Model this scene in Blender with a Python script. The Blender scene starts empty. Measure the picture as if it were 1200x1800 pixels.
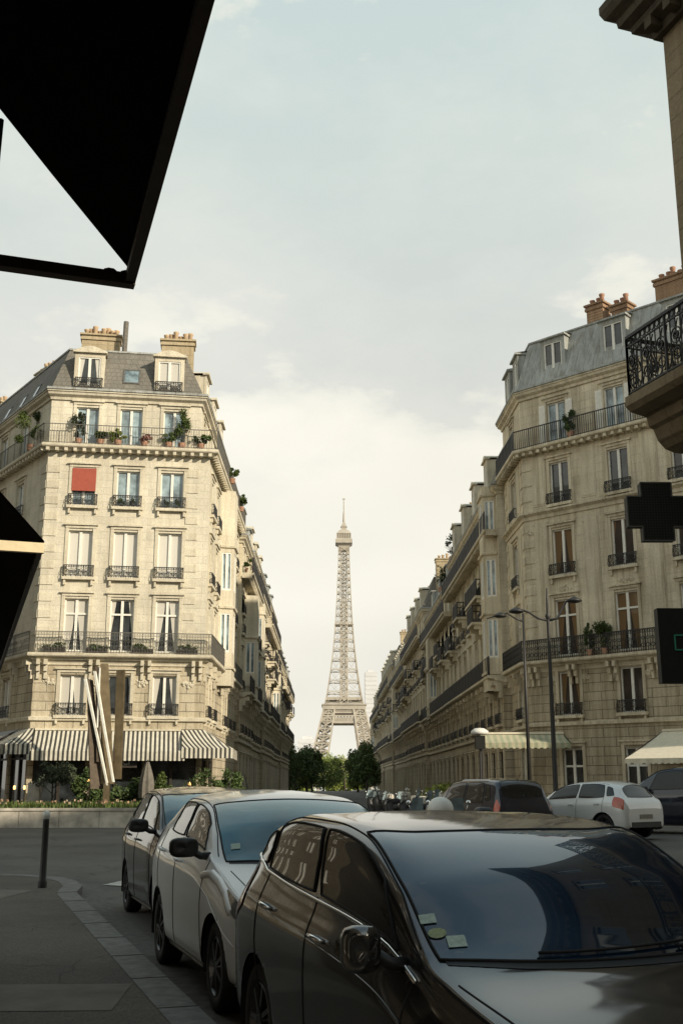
import bpy, math, random
from math import sin, cos, pi, radians, sqrt, atan2, hypot
from mathutils import Vector, Matrix
random.seed(7)
C = bpy.context.scene
COL = C.collection
V = Vector
# ------------------------------------------------------------------ materials
def _nt(name):
    m = bpy.data.materials.new(name); m.use_nodes = True
    nt = m.node_tree; nt.nodes.clear()
    out = nt.nodes.new('ShaderNodeOutputMaterial')
    b = nt.nodes.new('ShaderNodeBsdfPrincipled')
    nt.links.new(b.outputs[0], out.inputs[0])
    return m, nt, b, out
def N(nt, t, **kw):
    n = nt.nodes.new(t)
    for k, v in kw.items():
        if k.startswith('i_'): n.inputs[k[2:].replace('_', ' ')].default_value = v
        else: setattr(n, k, v)
    return n
def ramp(nt, src, stops):
    r = nt.nodes.new('ShaderNodeValToRGB'); nt.links.new(src, r.inputs[0])
    e = r.color_ramp.elements
    while len(e) > 1: e.remove(e[-1])
    e[0].position = stops[0][0]; e[0].color = (*stops[0][1], 1)
    for p, c in stops[1:]:
        x = e.new(p); x.color = (*c, 1)
    return r
def mixc(nt, fac, a, b, mode='MIX'):
    m = nt.nodes.new('ShaderNodeMix'); m.data_type = 'RGBA'; m.blend_type = mode
    if isinstance(fac, (int, float)): m.inputs[0].default_value = fac
    else: nt.links.new(fac, m.inputs[0])
    for i, s in ((6, a), (7, b)):
        if isinstance(s, tuple): m.inputs[i].default_value = (*s, 1)
        else: nt.links.new(s, m.inputs[i])
    return m.outputs[2]
def coords(nt, kind='Position', scale=(1, 1, 1)):
    if kind == 'Position':
        g = nt.nodes.new('ShaderNodeNewGeometry'); s = g.outputs['Position']
    else:
        g = nt.nodes.new('ShaderNodeTexCoord'); s = g.outputs[kind]
    mp = nt.nodes.new('ShaderNodeMapping'); mp.inputs['Scale'].default_value = scale
    nt.links.new(s, mp.inputs[0]); return mp.outputs[0]
def noise(nt, vec, scale, detail=4, rough=.6):
    n = N(nt, 'ShaderNodeTexNoise'); n.inputs['Scale'].default_value = scale
    n.inputs['Detail'].default_value = detail; n.inputs['Roughness'].default_value = rough
    nt.links.new(vec, n.inputs['Vector']); return n.outputs['Fac']
def bump(nt, b, h, strength=.3, dist=.02):
    n = N(nt, 'ShaderNodeBump'); n.inputs['Strength'].default_value = strength
    n.inputs['Distance'].default_value = dist
    nt.links.new(h, n.inputs['Height']); nt.links.new(n.outputs[0], b.inputs['Normal'])
def sc(c, k): return tuple(min(1, x*k) for x in c)

def simple(name, col, rough=.6, metal=0, var=.25, scale=6, bs=.15, coat=0, spec=.5):
    m, nt, b, o = _nt(name)
    p = coords(nt)
    n = noise(nt, p, scale)
    r = ramp(nt, n, [(.3, sc(col, 1-var)), (.7, sc(col, 1+var*.6))])
    nt.links.new(r.outputs[0], b.inputs['Base Color'])
    b.inputs['Roughness'].default_value = rough; b.inputs['Metallic'].default_value = metal
    b.inputs['Coat Weight'].default_value = coat; b.inputs['Specular IOR Level'].default_value = spec
    if bs: bump(nt, b, noise(nt, p, scale*4), bs, .01)
    return m
def stone(name, col, bw=.9, bh=.36, joint=.55, dirt=.5, deep=0.5):
    m, nt, b, o = _nt(name)
    uv = coords(nt, 'UV')
    br = N(nt, 'ShaderNodeTexBrick'); nt.links.new(uv, br.inputs['Vector'])
    br.inputs['Scale'].default_value = 1; br.inputs['Brick Width'].default_value = bw
    br.inputs['Row Height'].default_value = bh; br.inputs['Mortar Size'].default_value = .016
    br.inputs['Mortar Smooth'].default_value = .3
    br.inputs['Color1'].default_value = (*col, 1); br.inputs['Color2'].default_value = (*sc(col, .9), 1)
    br.inputs['Mortar'].default_value = (*sc(col, joint), 1)
    p = coords(nt)
    n1 = noise(nt, p, .35, 5, .65)
    c1 = mixc(nt, 1.0, br.outputs['Color'], ramp(nt, n1, [(.3, (.80, .78, .74)), (.65, (1.08, 1.06, 1.02))]).outputs[0], 'MULTIPLY')
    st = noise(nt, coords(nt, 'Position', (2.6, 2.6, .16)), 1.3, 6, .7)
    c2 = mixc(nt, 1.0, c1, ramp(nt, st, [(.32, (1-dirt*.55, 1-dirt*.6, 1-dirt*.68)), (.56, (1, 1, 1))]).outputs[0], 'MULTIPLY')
    fine = noise(nt, p, 14, 3, .7)
    c3 = mixc(nt, 1.0, c2, ramp(nt, fine, [(.3, (.82, .82, .80)), (.7, (1.06, 1.06, 1.05))]).outputs[0], 'MULTIPLY')
    nt.links.new(c3, b.inputs['Base Color']); b.inputs['Roughness'].default_value = .85
    b.inputs['Specular IOR Level'].default_value = .25
    inv = N(nt, 'ShaderNodeMath', operation='SUBTRACT'); inv.inputs[0].default_value = 1
    nt.links.new(br.outputs['Fac'], inv.inputs[1])
    ad = N(nt, 'ShaderNodeMath', operation='ADD'); nt.links.new(inv.outputs[0], ad.inputs[0]); nt.links.new(fine, ad.inputs[1])
    bump(nt, b, ad.outputs[0], deep, .03)
    return m
def pane_mat(name, dark=(.012, .014, .015), curtain=None, amt=.5, rough=.04, ior=1.6, tint=(1, 1, 1), wav=.05):
    m, nt, b, o = _nt(name)
    oi = N(nt, 'ShaderNodeObjectInfo')
    tc = N(nt, 'ShaderNodeTexCoord')
    p = coords(nt)
    base = ramp(nt, noise(nt, p, 1.3, 3), [(.35, dark), (.7, sc(dark, 4))]).outputs[0]
    if curtain:
        # cloth folds hanging behind the glass, opened by a random amount
        w = N(nt, 'ShaderNodeTexWave'); w.inputs['Scale'].default_value = 7; w.inputs['Distortion'].default_value = 1.5
        nt.links.new(tc.outputs['Object'], w.inputs['Vector'])
        folds = ramp(nt, w.outputs['Fac'], [(0, sc(curtain, .62)), (1, curtain)]).outputs[0]
        sp = N(nt, 'ShaderNodeSeparateXYZ'); nt.links.new(tc.outputs['Object'], sp.inputs[0])
        ab = N(nt, 'ShaderNodeMath', operation='ABSOLUTE'); nt.links.new(sp.outputs[0], ab.inputs[0])
        mz = N(nt, 'ShaderNodeMath', operation='MULTIPLY'); nt.links.new(sp.outputs[2], mz.inputs[0]); mz.inputs[1].default_value = .13
        s1 = N(nt, 'ShaderNodeMath', operation='ADD'); nt.links.new(ab.outputs[0], s1.inputs[0]); nt.links.new(mz.outputs[0], s1.inputs[1])
        rr = N(nt, 'ShaderNodeMath', operation='MULTIPLY'); nt.links.new(oi.outputs['Random'], rr.inputs[0]); rr.inputs[1].default_value = .55
        s2 = N(nt, 'ShaderNodeMath', operation='SUBTRACT'); nt.links.new(s1.outputs[0], s2.inputs[0]); nt.links.new(rr.outputs[0], s2.inputs[1])
        gt = N(nt, 'ShaderNodeMath', operation='GREATER_THAN'); nt.links.new(s2.outputs[0], gt.inputs[0]); gt.inputs[1].default_value = .12-amt*.3
        base = mixc(nt, gt.outputs[0], base, folds)
    nt.links.new(base, b.inputs['Base Color'])
    b.inputs['Roughness'].default_value = .5 if curtain else .25
    b.inputs['Coat Weight'].default_value = 1; b.inputs['Coat Roughness'].default_value = rough
    b.inputs['Coat IOR'].default_value = ior; b.inputs['Coat Tint'].default_value = (*tint, 1); b.inputs['Specular IOR Level'].default_value = .2
    n = N(nt, 'ShaderNodeBump'); n.inputs['Strength'].default_value = wav; n.inputs['Distance'].default_value = .05
    nt.links.new(noise(nt, p, 1.7, 1), n.inputs['Height']); nt.links.new(n.outputs[0], b.inputs['Coat Normal'])
    return m
def paint(name, col, rough=.3, metal=.0, flake=0, dust=.10):
    m, nt, b, o = _nt(name)
    p = coords(nt)
    n = noise(nt, p, 2.2, 6, .7)
    c = mixc(nt, ramp(nt, n, [(.45, (0, 0, 0)), (.8, (dust, dust, dust))]).outputs[0], col, (.22, .20, .17)) if dust > .05 else mixc(nt, .02, col, (.2, .18, .15))
    sp = N(nt, 'ShaderNodeSeparateXYZ'); nt.links.new(p, sp.inputs[0])
    mr = N(nt, 'ShaderNodeMapRange'); mr.inputs['From Min'].default_value = .5; mr.inputs['From Max'].default_value = .15
    mr.inputs['To Min'].default_value = 0; mr.inputs['To Max'].default_value = dust*1.5
    nt.links.new(sp.outputs[2], mr.inputs[0])
    c = mixc(nt, mr.outputs[0], c, (.16, .14, .115))
    nt.links.new(c, b.inputs['Base Color'])
    b.inputs['Metallic'].default_value = metal; b.inputs['Roughness'].default_value = rough
    b.inputs['Coat Weight'].default_value = 1; b.inputs['Coat IOR'].default_value = 1.7; b.inputs['Specular IOR Level'].default_value = .15
    rn = N(nt, 'ShaderNodeMapRange'); rn.inputs['To Min'].default_value = .03; rn.inputs['To Max'].default_value = .14
    nt.links.new(noise(nt, p, 5, 4), rn.inputs[0]); nt.links.new(rn.outputs[0], b.inputs['Coat Roughness'])
    n2 = N(nt, 'ShaderNodeBump'); n2.inputs['Strength'].default_value = .04; n2.inputs['Distance'].default_value = .02
    nt.links.new(noise(nt, p, 3, 2), n2.inputs['Height']); nt.links.new(n2.outputs[0], b.inputs['Coat Normal'])
    return m
def emit(name, col, s):
    m, nt, b, o = _nt(name)
    b.inputs['Base Color'].default_value = (*col, 1)
    b.inputs['Emission Color'].default_value = (*col, 1); b.inputs['Emission Strength'].default_value = s
    return m
def stripes(name, a, bcol, per, axis=0, rough=.9):
    m, nt, b, o = _nt(name)
    uv = N(nt, 'ShaderNodeTexCoord'); sp = N(nt, 'ShaderNodeSeparateXYZ'); nt.links.new(uv.outputs['UV'], sp.inputs[0])
    d = N(nt, 'ShaderNodeMath', operation='DIVIDE'); nt.links.new(sp.outputs[axis], d.inputs[0]); d.inputs[1].default_value = per
    f = N(nt, 'ShaderNodeMath', operation='FRACT'); nt.links.new(d.outputs[0], f.inputs[0])
    g = N(nt, 'ShaderNodeMath', operation='GREATER_THAN'); nt.links.new(f.outputs[0], g.inputs[0]); g.inputs[1].default_value = .5
    c = mixc(nt, g.outputs[0], a, bcol)
    n = noise(nt, coords(nt), 3, 5)
    c = mixc(nt, 1.0, c, ramp(nt, n, [(.3, (.75, .74, .7)), (.7, (1, 1, 1))]).outputs[0], 'MULTIPLY')
    nt.links.new(c, b.inputs['Base Color']); b.inputs['Roughness'].default_value = rough
    return m
def leaf(name, a, bcol):
    m, nt, b, o = _nt(name)
    n = noise(nt, coords(nt), .9, 4, .7)
    n2 = noise(nt, coords(nt), 9, 2, .7)
    c = ramp(nt, n, [(.32, a), (.68, bcol)]).outputs[0]
    c = mixc(nt, 1.0, c, ramp(nt, n2, [(.3, (.6, .6, .6)), (.7, (1.3, 1.3, 1.2))]).outputs[0], 'MULTIPLY')
    nt.links.new(c, b.inputs['Base Color']); b.inputs['Roughness'].default_value = .6
    b.inputs['Specular IOR Level'].default_value = .2
    return m
M = {}
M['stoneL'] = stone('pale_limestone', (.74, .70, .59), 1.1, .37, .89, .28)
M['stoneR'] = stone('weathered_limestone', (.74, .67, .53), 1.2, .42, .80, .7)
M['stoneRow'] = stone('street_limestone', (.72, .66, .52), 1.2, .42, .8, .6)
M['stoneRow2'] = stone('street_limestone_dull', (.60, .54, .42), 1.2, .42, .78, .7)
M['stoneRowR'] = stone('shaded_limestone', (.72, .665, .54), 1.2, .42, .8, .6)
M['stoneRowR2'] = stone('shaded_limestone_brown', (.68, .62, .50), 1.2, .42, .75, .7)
M['rust'] = stone('rusticated_limestone', (.60, .54, .42), 1.3, .42, .40, .6, 1.0)
M['rustR'] = stone('rusticated_brown_limestone', (.54, .475, .36), 1.3, .42, .45, .8, 1.0)
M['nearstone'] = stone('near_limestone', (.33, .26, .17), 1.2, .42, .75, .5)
M['trimL'] = stone('carved_limestone', (.72, .675, .56), 5, 5, .9, .4)
M['trimR'] = stone('carved_brown_limestone', (.72, .655, .52), 5, 5, .9, .7)
M['darkstone'] = stone('darkened_limestone', (.12, .10, .07), 1.2, .42, .7, .5)  # limestone colour darkened so that the car sides reflect dark walls
M['slate'] = stone('roof_slate', (.215, .205, .185), .3, .22, .7, .3)
M['zinc'] = stone('roof_zinc', (.45, .475, .475), .55, 9, .62, .7, .4)
M['brick'] = stone('chimney_brick', (.29, .19, .125), .22, .075, 1.4, .5)
M['chimney'] = stone('chimney_render', (.50, .42, .29), 3, .5, .8, .5)
M['terracotta'] = simple('terracotta_pot', (.38, .215, .14), .85)
M['potpale'] = simple('buff_clay_pot', (.52, .38, .24), .85)
M['white'] = simple('white_window_paint', (.78, .76, .68), .5, var=.1, bs=0)
M['iron'] = simple('black_ironwork', (.022, .021, .019), .5, var=.3, bs=0)
M['iron_grey'] = simple('weathered_ironwork', (.11, .105, .09), .6, var=.4, bs=0)
M['pane'] = pane_mat('window_glass')
M['paneC'] = pane_mat('curtained_window_glass', curtain=(.66, .63, .55), amt=.0)
M['paneCC'] = pane_mat('net_curtain_glass', curtain=(.74, .71, .62), amt=2.2)
M['paneO'] = pane_mat('ochre_reflection_glass', dark=(.012, .008, .006), curtain=(.20, .115, .045), amt=-.75)  # ochre fold pattern stands in for the orange reflection in these panes
M['paneB'] = pane_mat('sky_lit_glass', dark=(.10, .13, .14), curtain=None)
M['shop'] = simple('dark_shopfront_wood', (.035, .028, .02), .5)
M['red'] = simple('red_blind_cloth', (.36, .085, .055), .9, var=.12)
M['stripe'] = stripes('striped_awning_cloth', (.66, .63, .53), (.06, .058, .052), .205)
M['stripeG'] = stripes('green_edged_awning_cloth', (.50, .47, .33), (.36, .38, .26), .3)
M['cream'] = simple('cream_awning_cloth', (.72, .66, .52), .9, var=.1)
M['grey_cloth'] = simple('grey_awning_cloth', (.40, .39, .37), .9, var=.15)
M['black_cloth'] = simple('black_awning_cloth', (.008, .008, .006), .95, var=.3, spec=.1)
M['cream_metal'] = simple('cream_painted_bar', (.85, .72, .46), .4, bs=0)
M['brown_metal'] = simple('brown_painted_bar', (.06, .04, .025), .5, bs=0)
M['steel'] = simple('brushed_steel', (.93, .90, .80), .4, metal=.1, var=.2, scale=3, bs=.05)
M['bronze'] = simple('bronze_sheet', (.20, .155, .09), .5, metal=.6, var=.3, scale=3)
M['dark_bronze'] = simple('dark_bronze_sheet', (.08, .06, .04), .6, metal=.5, var=.4, scale=5)
M['glass_dark'] = pane_mat('dark_car_glass', dark=(.004, .004, .0035), rough=.015, ior=1.42, wav=.004)
M['glass_screen'] = pane_mat('dark_windscreen_glass', dark=(.004, .008, .014), rough=.02, ior=1.75, tint=(.62, .82, 1), wav=.004)
M['glass_teal'] = pane_mat('tinted_windscreen_glass', dark=(.010, .045, .058), rough=.02, ior=1.75, tint=(.7, .95, 1), wav=.004)
M['rubber'] = simple('black_rubber', (.015, .015, .014), .8, bs=0)
M['plastic'] = simple('black_trim_plastic', (.02, .02, .02), .5, bs=.05)
M['chrome'] = simple('chrome', (.8, .8, .78), .12, metal=1, var=.05, bs=0)
M['alloy'] = simple('alloy_rim', (.12, .12, .12), .35, metal=.8, bs=0)
M['paint_black'] = paint('black_car_paint', (.010, .010, .010), .4, metal=0, dust=.03)
M['paint_black'].node_tree.nodes['Principled BSDF'].inputs['Coat IOR'].default_value = 2.1
M['paint_white'] = paint('pearl_white_paint', (.90, .90, .88), .6, .1, dust=.055)
M['paint_grey'] = paint('dark_grey_car_paint', (.012, .012, .014), .35, .2, dust=.04)
for k_ in ('paint_white',): M[k_].node_tree.nodes['Principled BSDF'].inputs['Coat IOR'].default_value = 1.42
M['paint_silver'] = paint('silver_white_paint', (.78, .78, .75), .35, .1)
M['paint_blue'] = paint('dark_blue_car_paint', (.010, .014, .028), .3, .1, dust=.04)
M['tail'] = simple('orange_red_lamp_lens', (.55, .09, .03), .2, coat=1, bs=0)
M['headl'] = simple('headlamp_lens', (.30, .30, .29), .15, coat=1, metal=.6, bs=0)
M['sticker'] = simple('pale_sticker_paper', (.50, .62, .55), .7, var=.25, scale=60, bs=0)
M['stickerY'] = simple('yellowish_sticker_paper', (.38, .44, .25), .7, var=.3, scale=80, bs=0)
M['whiteplastic'] = simple('white_plastic', (.72, .70, .64), .5, var=.1, bs=0)
M['cross'] = simple('unlit_dark_sign_face', (.012, .013, .010), .6, var=.2, bs=0, spec=.3)
M['green_led'] = emit('green_led', (.02, .16, .09), .12)
M['warm'] = emit('warm_bulb', (1, .55, .18), 3.5)
M['tower'] = simple('hazed_iron_paint', (.43, .39, .32), .8, var=.2, scale=.1, bs=0)  # iron tone paled so that the distance haze sits in its colour
M['concrete'] = simple('stained_concrete', (.50, .46, .385), .9, var=.45, scale=1.6, bs=.4)
M['soil'] = simple('soil', (.05, .04, .028), .95)
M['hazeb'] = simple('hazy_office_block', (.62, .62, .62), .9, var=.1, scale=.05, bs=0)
M['bark'] = simple('bark', (.07, .055, .04), .9)
M['leafD'] = leaf('dark_leaves', (.028, .048, .018), (.12, .17, .06))
M['leafM'] = leaf('sunlit_leaves', (.13, .17, .035), (.34, .39, .09))
M['leafG'] = leaf('green_leaves', (.03, .05, .014), (.12, .16, .045))
M['leafO'] = leaf('olive_leaves', (.03, .04, .025), (.10, .12, .075))
M['leafP'] = leaf('pink_blossom', (.12, .06, .05), (.34, .20, .17))
M['flowers'] = leaf('flower_petals', (.50, .46, .34), (.40, .16, .10))
M['parasol'] = simple('dark_parasol_cloth', (.16, .145, .12), .9)
def asphalt(nm='asphalt', c0=(.060, .057, .050), c1=(.10, .095, .083), vs=.33):
    m, nt, b, o = _nt(nm)
    p = coords(nt)
    a = ramp(nt, noise(nt, p, .22, 6, .7), [(.32, c0), (.47, sc(c1, .85)), (.53, c1), (.7, sc(c1, 1.15))]).outputs[0]
    f = ramp(nt, noise(nt, p, 60, 2, .8), [(.35, (.55, .55, .55)), (.7, (1.6, 1.55, 1.5))]).outputs[0]
    c = mixc(nt, 1.0, a, f, 'MULTIPLY')
    cr = N(nt, 'ShaderNodeTexVoronoi', feature='DISTANCE_TO_EDGE'); cr.inputs['Scale'].default_value = vs
    nz = N(nt, 'ShaderNodeTexNoise'); nz.inputs['Scale'].default_value = 1.5; nt.links.new(p, nz.inputs['Vector'])
    ds = N(nt, 'ShaderNodeVectorMath', operation='ADD'); nt.links.new(p, ds.inputs[0]); nt.links.new(nz.outputs['Color'], ds.inputs[1])
    nt.links.new(ds.outputs[0], cr.inputs['Vector'])
    k = ramp(nt, cr.outputs['Distance'], [(0, (.45, .45, .45)), (.012, (1, 1, 1))]).outputs[0]
    c = mixc(nt, 1.0, c, k, 'MULTIPLY')
    nt.links.new(c, b.inputs['Base Color']); b.inputs['Roughness'].default_value = .85
    bump(nt, b, noise(nt, p, 80, 2), .5, .01)
    return m
M['asphalt'] = asphalt()
M['pavement'] = asphalt('pavement_asphalt', (.055, .048, .038), (.095, .083, .066), .5)
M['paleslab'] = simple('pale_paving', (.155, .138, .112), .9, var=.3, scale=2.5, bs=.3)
M['kerb'] = simple('granite_kerb', (.155, .15, .135), .8, var=.4, scale=7, bs=.4)
M['gutter'] = simple('granite_setts', (.105, .098, .085), .85, var=.5, scale=9, bs=.6)
M['markp'] = simple('worn_road_paint', (.5, .48, .42), .8, var=.4)

# ------------------------------------------------------------------ object helpers
def W(o):
    m = o.matrix_basis.copy()
    if o.parent: m = W(o.parent) @ o.matrix_parent_inverse @ m
    return m
def parent(o, p):
    o.parent = p; o.matrix_parent_inverse = W(p).inverted()
def tag(o, label=None, cat=None, group=None, kind=None):
    if label: o['label'] = label
    if cat: o['category'] = cat
    if group: o['group'] = group
    if kind: o['kind'] = kind
    return o
def empty(name, loc, label=None, cat=None, group=None):
    o = bpy.data.objects.new(name, None); COL.objects.link(o); o.location = loc
    o.empty_display_size = .2
    return tag(o, label, cat, group)
def dup(o, par=None, top=True):
    c = o.copy(); COL.objects.link(c)
    if par is not None: c.parent = par
    for ch in list(o.children): dup(ch, c, False)
    return c
class MB:
    def __init__(s): s.v = []; s.f = []; s.uv = []; s.mi = []; s.m = 0
    def face(s, pts, uv=None):
        n = len(s.v); s.v += [tuple(p) for p in pts]; s.f.append(tuple(range(n, n+len(pts))))
        s.uv += (uv if uv else [(p[0]+p[1], p[2]) for p in pts]); s.mi.append(s.m)
    def obox(s, o, ux, uy, uz):
        o, ux, uy, uz = V(o), V(ux), V(uy), V(uz)
        c = [o+ux*a+uy*b+uz*d for a in (0, 1) for b in (0, 1) for d in (0, 1)]
        for q in ((0, 1, 3, 2), (4, 6, 7, 5), (0, 4, 5, 1), (2, 3, 7, 6), (0, 2, 6, 4), (1, 5, 7, 3)):
            s.face([c[i] for i in q])
    def box(s, a, b):
        s.obox(a, (b[0]-a[0], 0, 0), (0, b[1]-a[1], 0), (0, 0, b[2]-a[2]))
    def beam(s, p, q, w, w2=None):
        p, q = V(p), V(q); d = q-p
        if d.length < 1e-6: return
        t = d.normalized(); a = V((0, 0, 1)) if abs(t.z) < .9 else V((1, 0, 0))
        x = t.cross(a).normalized(); y = x.cross(t).normalized(); w2 = w if w2 is None else w2
        s.obox(p-x*w/2-y*w2/2, x*w, y*w2, d)
    def tube(s, pts, r, n=8, cap=True):
        pts = [V(p) for p in pts]; rs = r if isinstance(r, (list, tuple)) else [r]*len(pts)
        rings = []; up = None
        for i, p in enumerate(pts):
            t = (pts[min(i+1, len(pts)-1)]-pts[max(i-1, 0)]).normalized()
            if up is None:
                a = V((0, 0, 1)) if abs(t.z) < .9 else V((1, 0, 0)); up = (a-t*a.dot(t)).normalized()
            else: up = (up-t*up.dot(t)).normalized()
            sd = t.cross(up)
            rings.append([p+(up*cos(2*pi*k/n)+sd*sin(2*pi*k/n))*rs[i] for k in range(n)])
        b = len(s.v)
        for rg in rings: s.v += [tuple(p) for p in rg]
        def add(f):
            s.f.append(f); s.uv += [(s.v[i][0]+s.v[i][1], s.v[i][2]) for i in f]; s.mi.append(s.m)
        for i in range(len(rings)-1):
            for k in range(n):
                k2 = (k+1) % n; add((b+i*n+k, b+i*n+k2, b+(i+1)*n+k2, b+(i+1)*n+k))
        if cap: add(tuple(b+k for k in range(n))[::-1]); add(tuple(b+(len(rings)-1)*n+k for k in range(n)))
    def lathe(s, prof, c=(0, 0, 0), n=16, rot=None):
        b = len(s.v); c = V(c)
        for r, z in prof:
            for k in range(n):
                p = V((r*cos(2*pi*k/n), r*sin(2*pi*k/n), z))
                if rot: p = rot @ p
                s.v.append(tuple(p+c))
        for i in range(len(prof)-1):
            for k in range(n):
                k2 = (k+1) % n; f = (b+i*n+k, b+i*n+k2, b+(i+1)*n+k2, b+(i+1)*n+k)
                s.f.append(f); s.uv += [(s.v[i][0]+s.v[i][1], s.v[i][2]) for i in f]; s.mi.append(s.m)
    def grid(s, g, uvs=None):
        b = len(s.v); nr = len(g); nc = len(g[0])
        for r in g: s.v += [tuple(p) for p in r]
        for i in range(nr-1):
            for j in range(nc-1):
                f = (b+i*nc+j, b+i*nc+j+1, b+(i+1)*nc+j+1, b+(i+1)*nc+j)
                s.f.append(f); s.mi.append(s.m)
                if uvs: s.uv += [uvs[i][j], uvs[i][j+1], uvs[i+1][j+1], uvs[i+1][j]]
                else: s.uv += [(s.v[q][0]+s.v[q][1], s.v[q][2]) for q in f]
    def mesh(s, name, mats, smooth=False):
        me = bpy.data.meshes.new(name); me.from_pydata(s.v, [], s.f)
        for m in (mats if isinstance(mats, (list, tuple)) else [mats]): me.materials.append(M[m])
        ul = me.uv_layers.new(name='UVMap'); 
        flat = [c for uv in s.uv for c in uv]; ul.data.foreach_set('uv', flat)
        me.polygons.foreach_set('material_index', s.mi)
        if smooth: me.polygons.foreach_set('use_smooth', [True]*len(s.f))
        me.update(); return me
    def build(s, name, mats, par=None, smooth=False, origin=None):
        if origin is not None:
            ox, oy, oz = origin; s.v = [(x-ox, y-oy, z-oz) for x, y, z in s.v]
        o = bpy.data.objects.new(name, s.mesh(name, mats, smooth)); COL.objects.link(o)
        if origin is not None: o.location = origin
        if par is not None: parent(o, par)
        return o
def inst(name, me, mat4, par):
    o = bpy.data.objects.new(name, me); COL.objects.link(o); o.matrix_basis = mat4
    parent(o, par); return o
def offset_poly(pts, d):
    """outward offset of a CCW polygon (outside is to the right of travel)"""
    n = len(pts); res = []
    for i in range(n):
        p0, p1, p2 = V(pts[i-1]), V(pts[i]), V(pts[(i+1) % n])
        a = (p1-p0).normalized(); b = (p2-p1).normalized()
        na, nb = V((a.y, -a.x)), V((b.y, -b.x)); m = (na+nb)
        res.append(p1+m*(d/max(.25, 1+na.dot(nb))) if m.length > 1e-6 else p1+na*d)
    return res
def sweep_closed(mb, pts, prof):
    rings = [offset_poly(pts, d) for d, z in prof]; n = len(pts)
    for i in range(len(prof)-1):
        for k in range(n):
            k2 = (k+1) % n; a, b = rings[i], rings[i+1]; z0, z1 = prof[i][1], prof[i+1][1]
            L = (a[k2]-a[k]).length
            mb.face([(*a[k], z0), (*a[k2], z0), (*b[k2], z1), (*b[k], z1)], [(0, z0), (L, z0), (L, z1+prof[i+1][0]*.3), (0, z1+prof[i+1][0]*.3)])
def sweep_open(mb, pts, prof, caps=True):
    """pts open polyline in plan, outside to the right; prof [(out,z)]"""
    n = len(pts); P = [V(p) for p in pts]; rings = []
    for d, z in prof:
        r = []
        for i in range(n):
            if i == 0: a = (P[1]-P[0]).normalized(); r.append(P[0]+V((a.y, -a.x))*d)
            elif i == n-1: a = (P[-1]-P[-2]).normalized(); r.append(P[-1]+V((a.y, -a.x))*d)
            else:
                a = (P[i]-P[i-1]).normalized(); b = (P[i+1]-P[i]).normalized()
                na, nb = V((a.y, -a.x)), V((b.y, -b.x)); r.append(P[i]+(na+nb)*(d/max(.3, 1+na.dot(nb))))
        rings.append(r)
    for i in range(len(prof)-1):
        for k in range(n-1):
            a, b = rings[i], rings[i+1]
            mb.face([(*a[k], prof[i][1]), (*a[k+1], prof[i][1]), (*b[k+1], prof[i+1][1]), (*b[k], prof[i+1][1])])
    if caps:
        for k in (0, n-1): mb.face([(*rings[i][k], prof[i][1]) for i in range(len(prof))])
class Fr:
    def __init__(s, a, b):
        s.a = V((a[0], a[1], 0)); b = V((b[0], b[1], 0)); s.L = (b-s.a).length
        s.u = (b-s.a).normalized(); s.n = V((s.u.y, -s.u.x, 0)); s.ang = atan2(s.u.y, s.u.x)
    def p(s, t, d, z): return s.a+s.u*t+s.n*d+V((0, 0, z))
    def box(s, mb, t0, t1, d0, d1, z0, z1):
        mb.obox(s.p(t0, d0, z0), s.u*(t1-t0), s.n*(d1-d0), V((0, 0, z1-z0)))
    def mat(s, t, d, z): return Matrix.Translation(s.p(t, d, z)) @ Matrix.Rotation(s.ang, 4, 'Z')
def wall_edge(mb, fr, z0, z1, ops, rev=.22):
    zs = sorted({z0, z1} | {q for o in ops for q in (o[2], o[3]) if z0 < q < z1})
    for za, zb in zip(zs, zs[1:]):
        zm = (za+zb)/2; cut = sorted([(o[0], o[1]) for o in ops if o[2] < zm < o[3]]); t = 0
        for a, b in cut+[(fr.L, fr.L)]:
            if a > t+1e-4: mb.face([fr.p(t, 0, za), fr.p(a, 0, za), fr.p(a, 0, zb), fr.p(t, 0, zb)], [(t, za), (a, za), (a, zb), (t, zb)])
            t = b
    for a, b, c, d in ops:
        q = [(a, c), (b, c), (b, d), (a, d)]
        for i in range(4):
            (s0, e0), (s1, e1) = q[i], q[(i+1) % 4]
            mb.face([fr.p(s0, 0, e0), fr.p(s0, -rev, e0), fr.p(s1, -rev, e1), fr.p(s1, 0, e1)], [(s0, e0), (s0+.2, e0), (s1+.2, e1), (s1, e1)])
_wc = {}
def window_mesh(w, h, style='casement'):
    k = ('w', round(w, 2), round(h, 2), style)
    if k in _wc: return _wc[k]
    m = MB(); f = .062; x = w/2
    m.box((-x, -.05, 0), (-x+f, .04, h)); m.box((x-f, -.05, 0), (x, .04, h))
    m.box((-x+f, -.05, h-f), (x-f, .04, h)); m.box((-x+f, -.05, 0), (x-f, .04, f*1.6))
    if style != 'plain':
        m.box((-.065, -.065, f*1.6), (.065, .03, h-f))
    if h > 2.35 and style != 'plain': m.box((-x+f, -.055, h*.70), (-.065, .03, h*.70+.09)); m.box((.065, -.055, h*.70), (x-f, .03, h*.70+.09))
    elif style == 'lights':
        for q in (.33, .66): m.box((-x+f, -.04, h*q), (-.065, .03, h*q+.04)); m.box((.065, -.04, h*q), (x-f, .03, h*q+.04))
    p = MB(); p.face([(-x+f, .0, f), (x-f, .0, f), (x-f, .0, h-f), (-x+f, .0, h-f)])
    _wc[k] = (m, p); return _wc[k]
_mc = {}
def cached(key, fn):
    if key not in _mc: _mc[key] = fn()
    return _mc[key]
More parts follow.
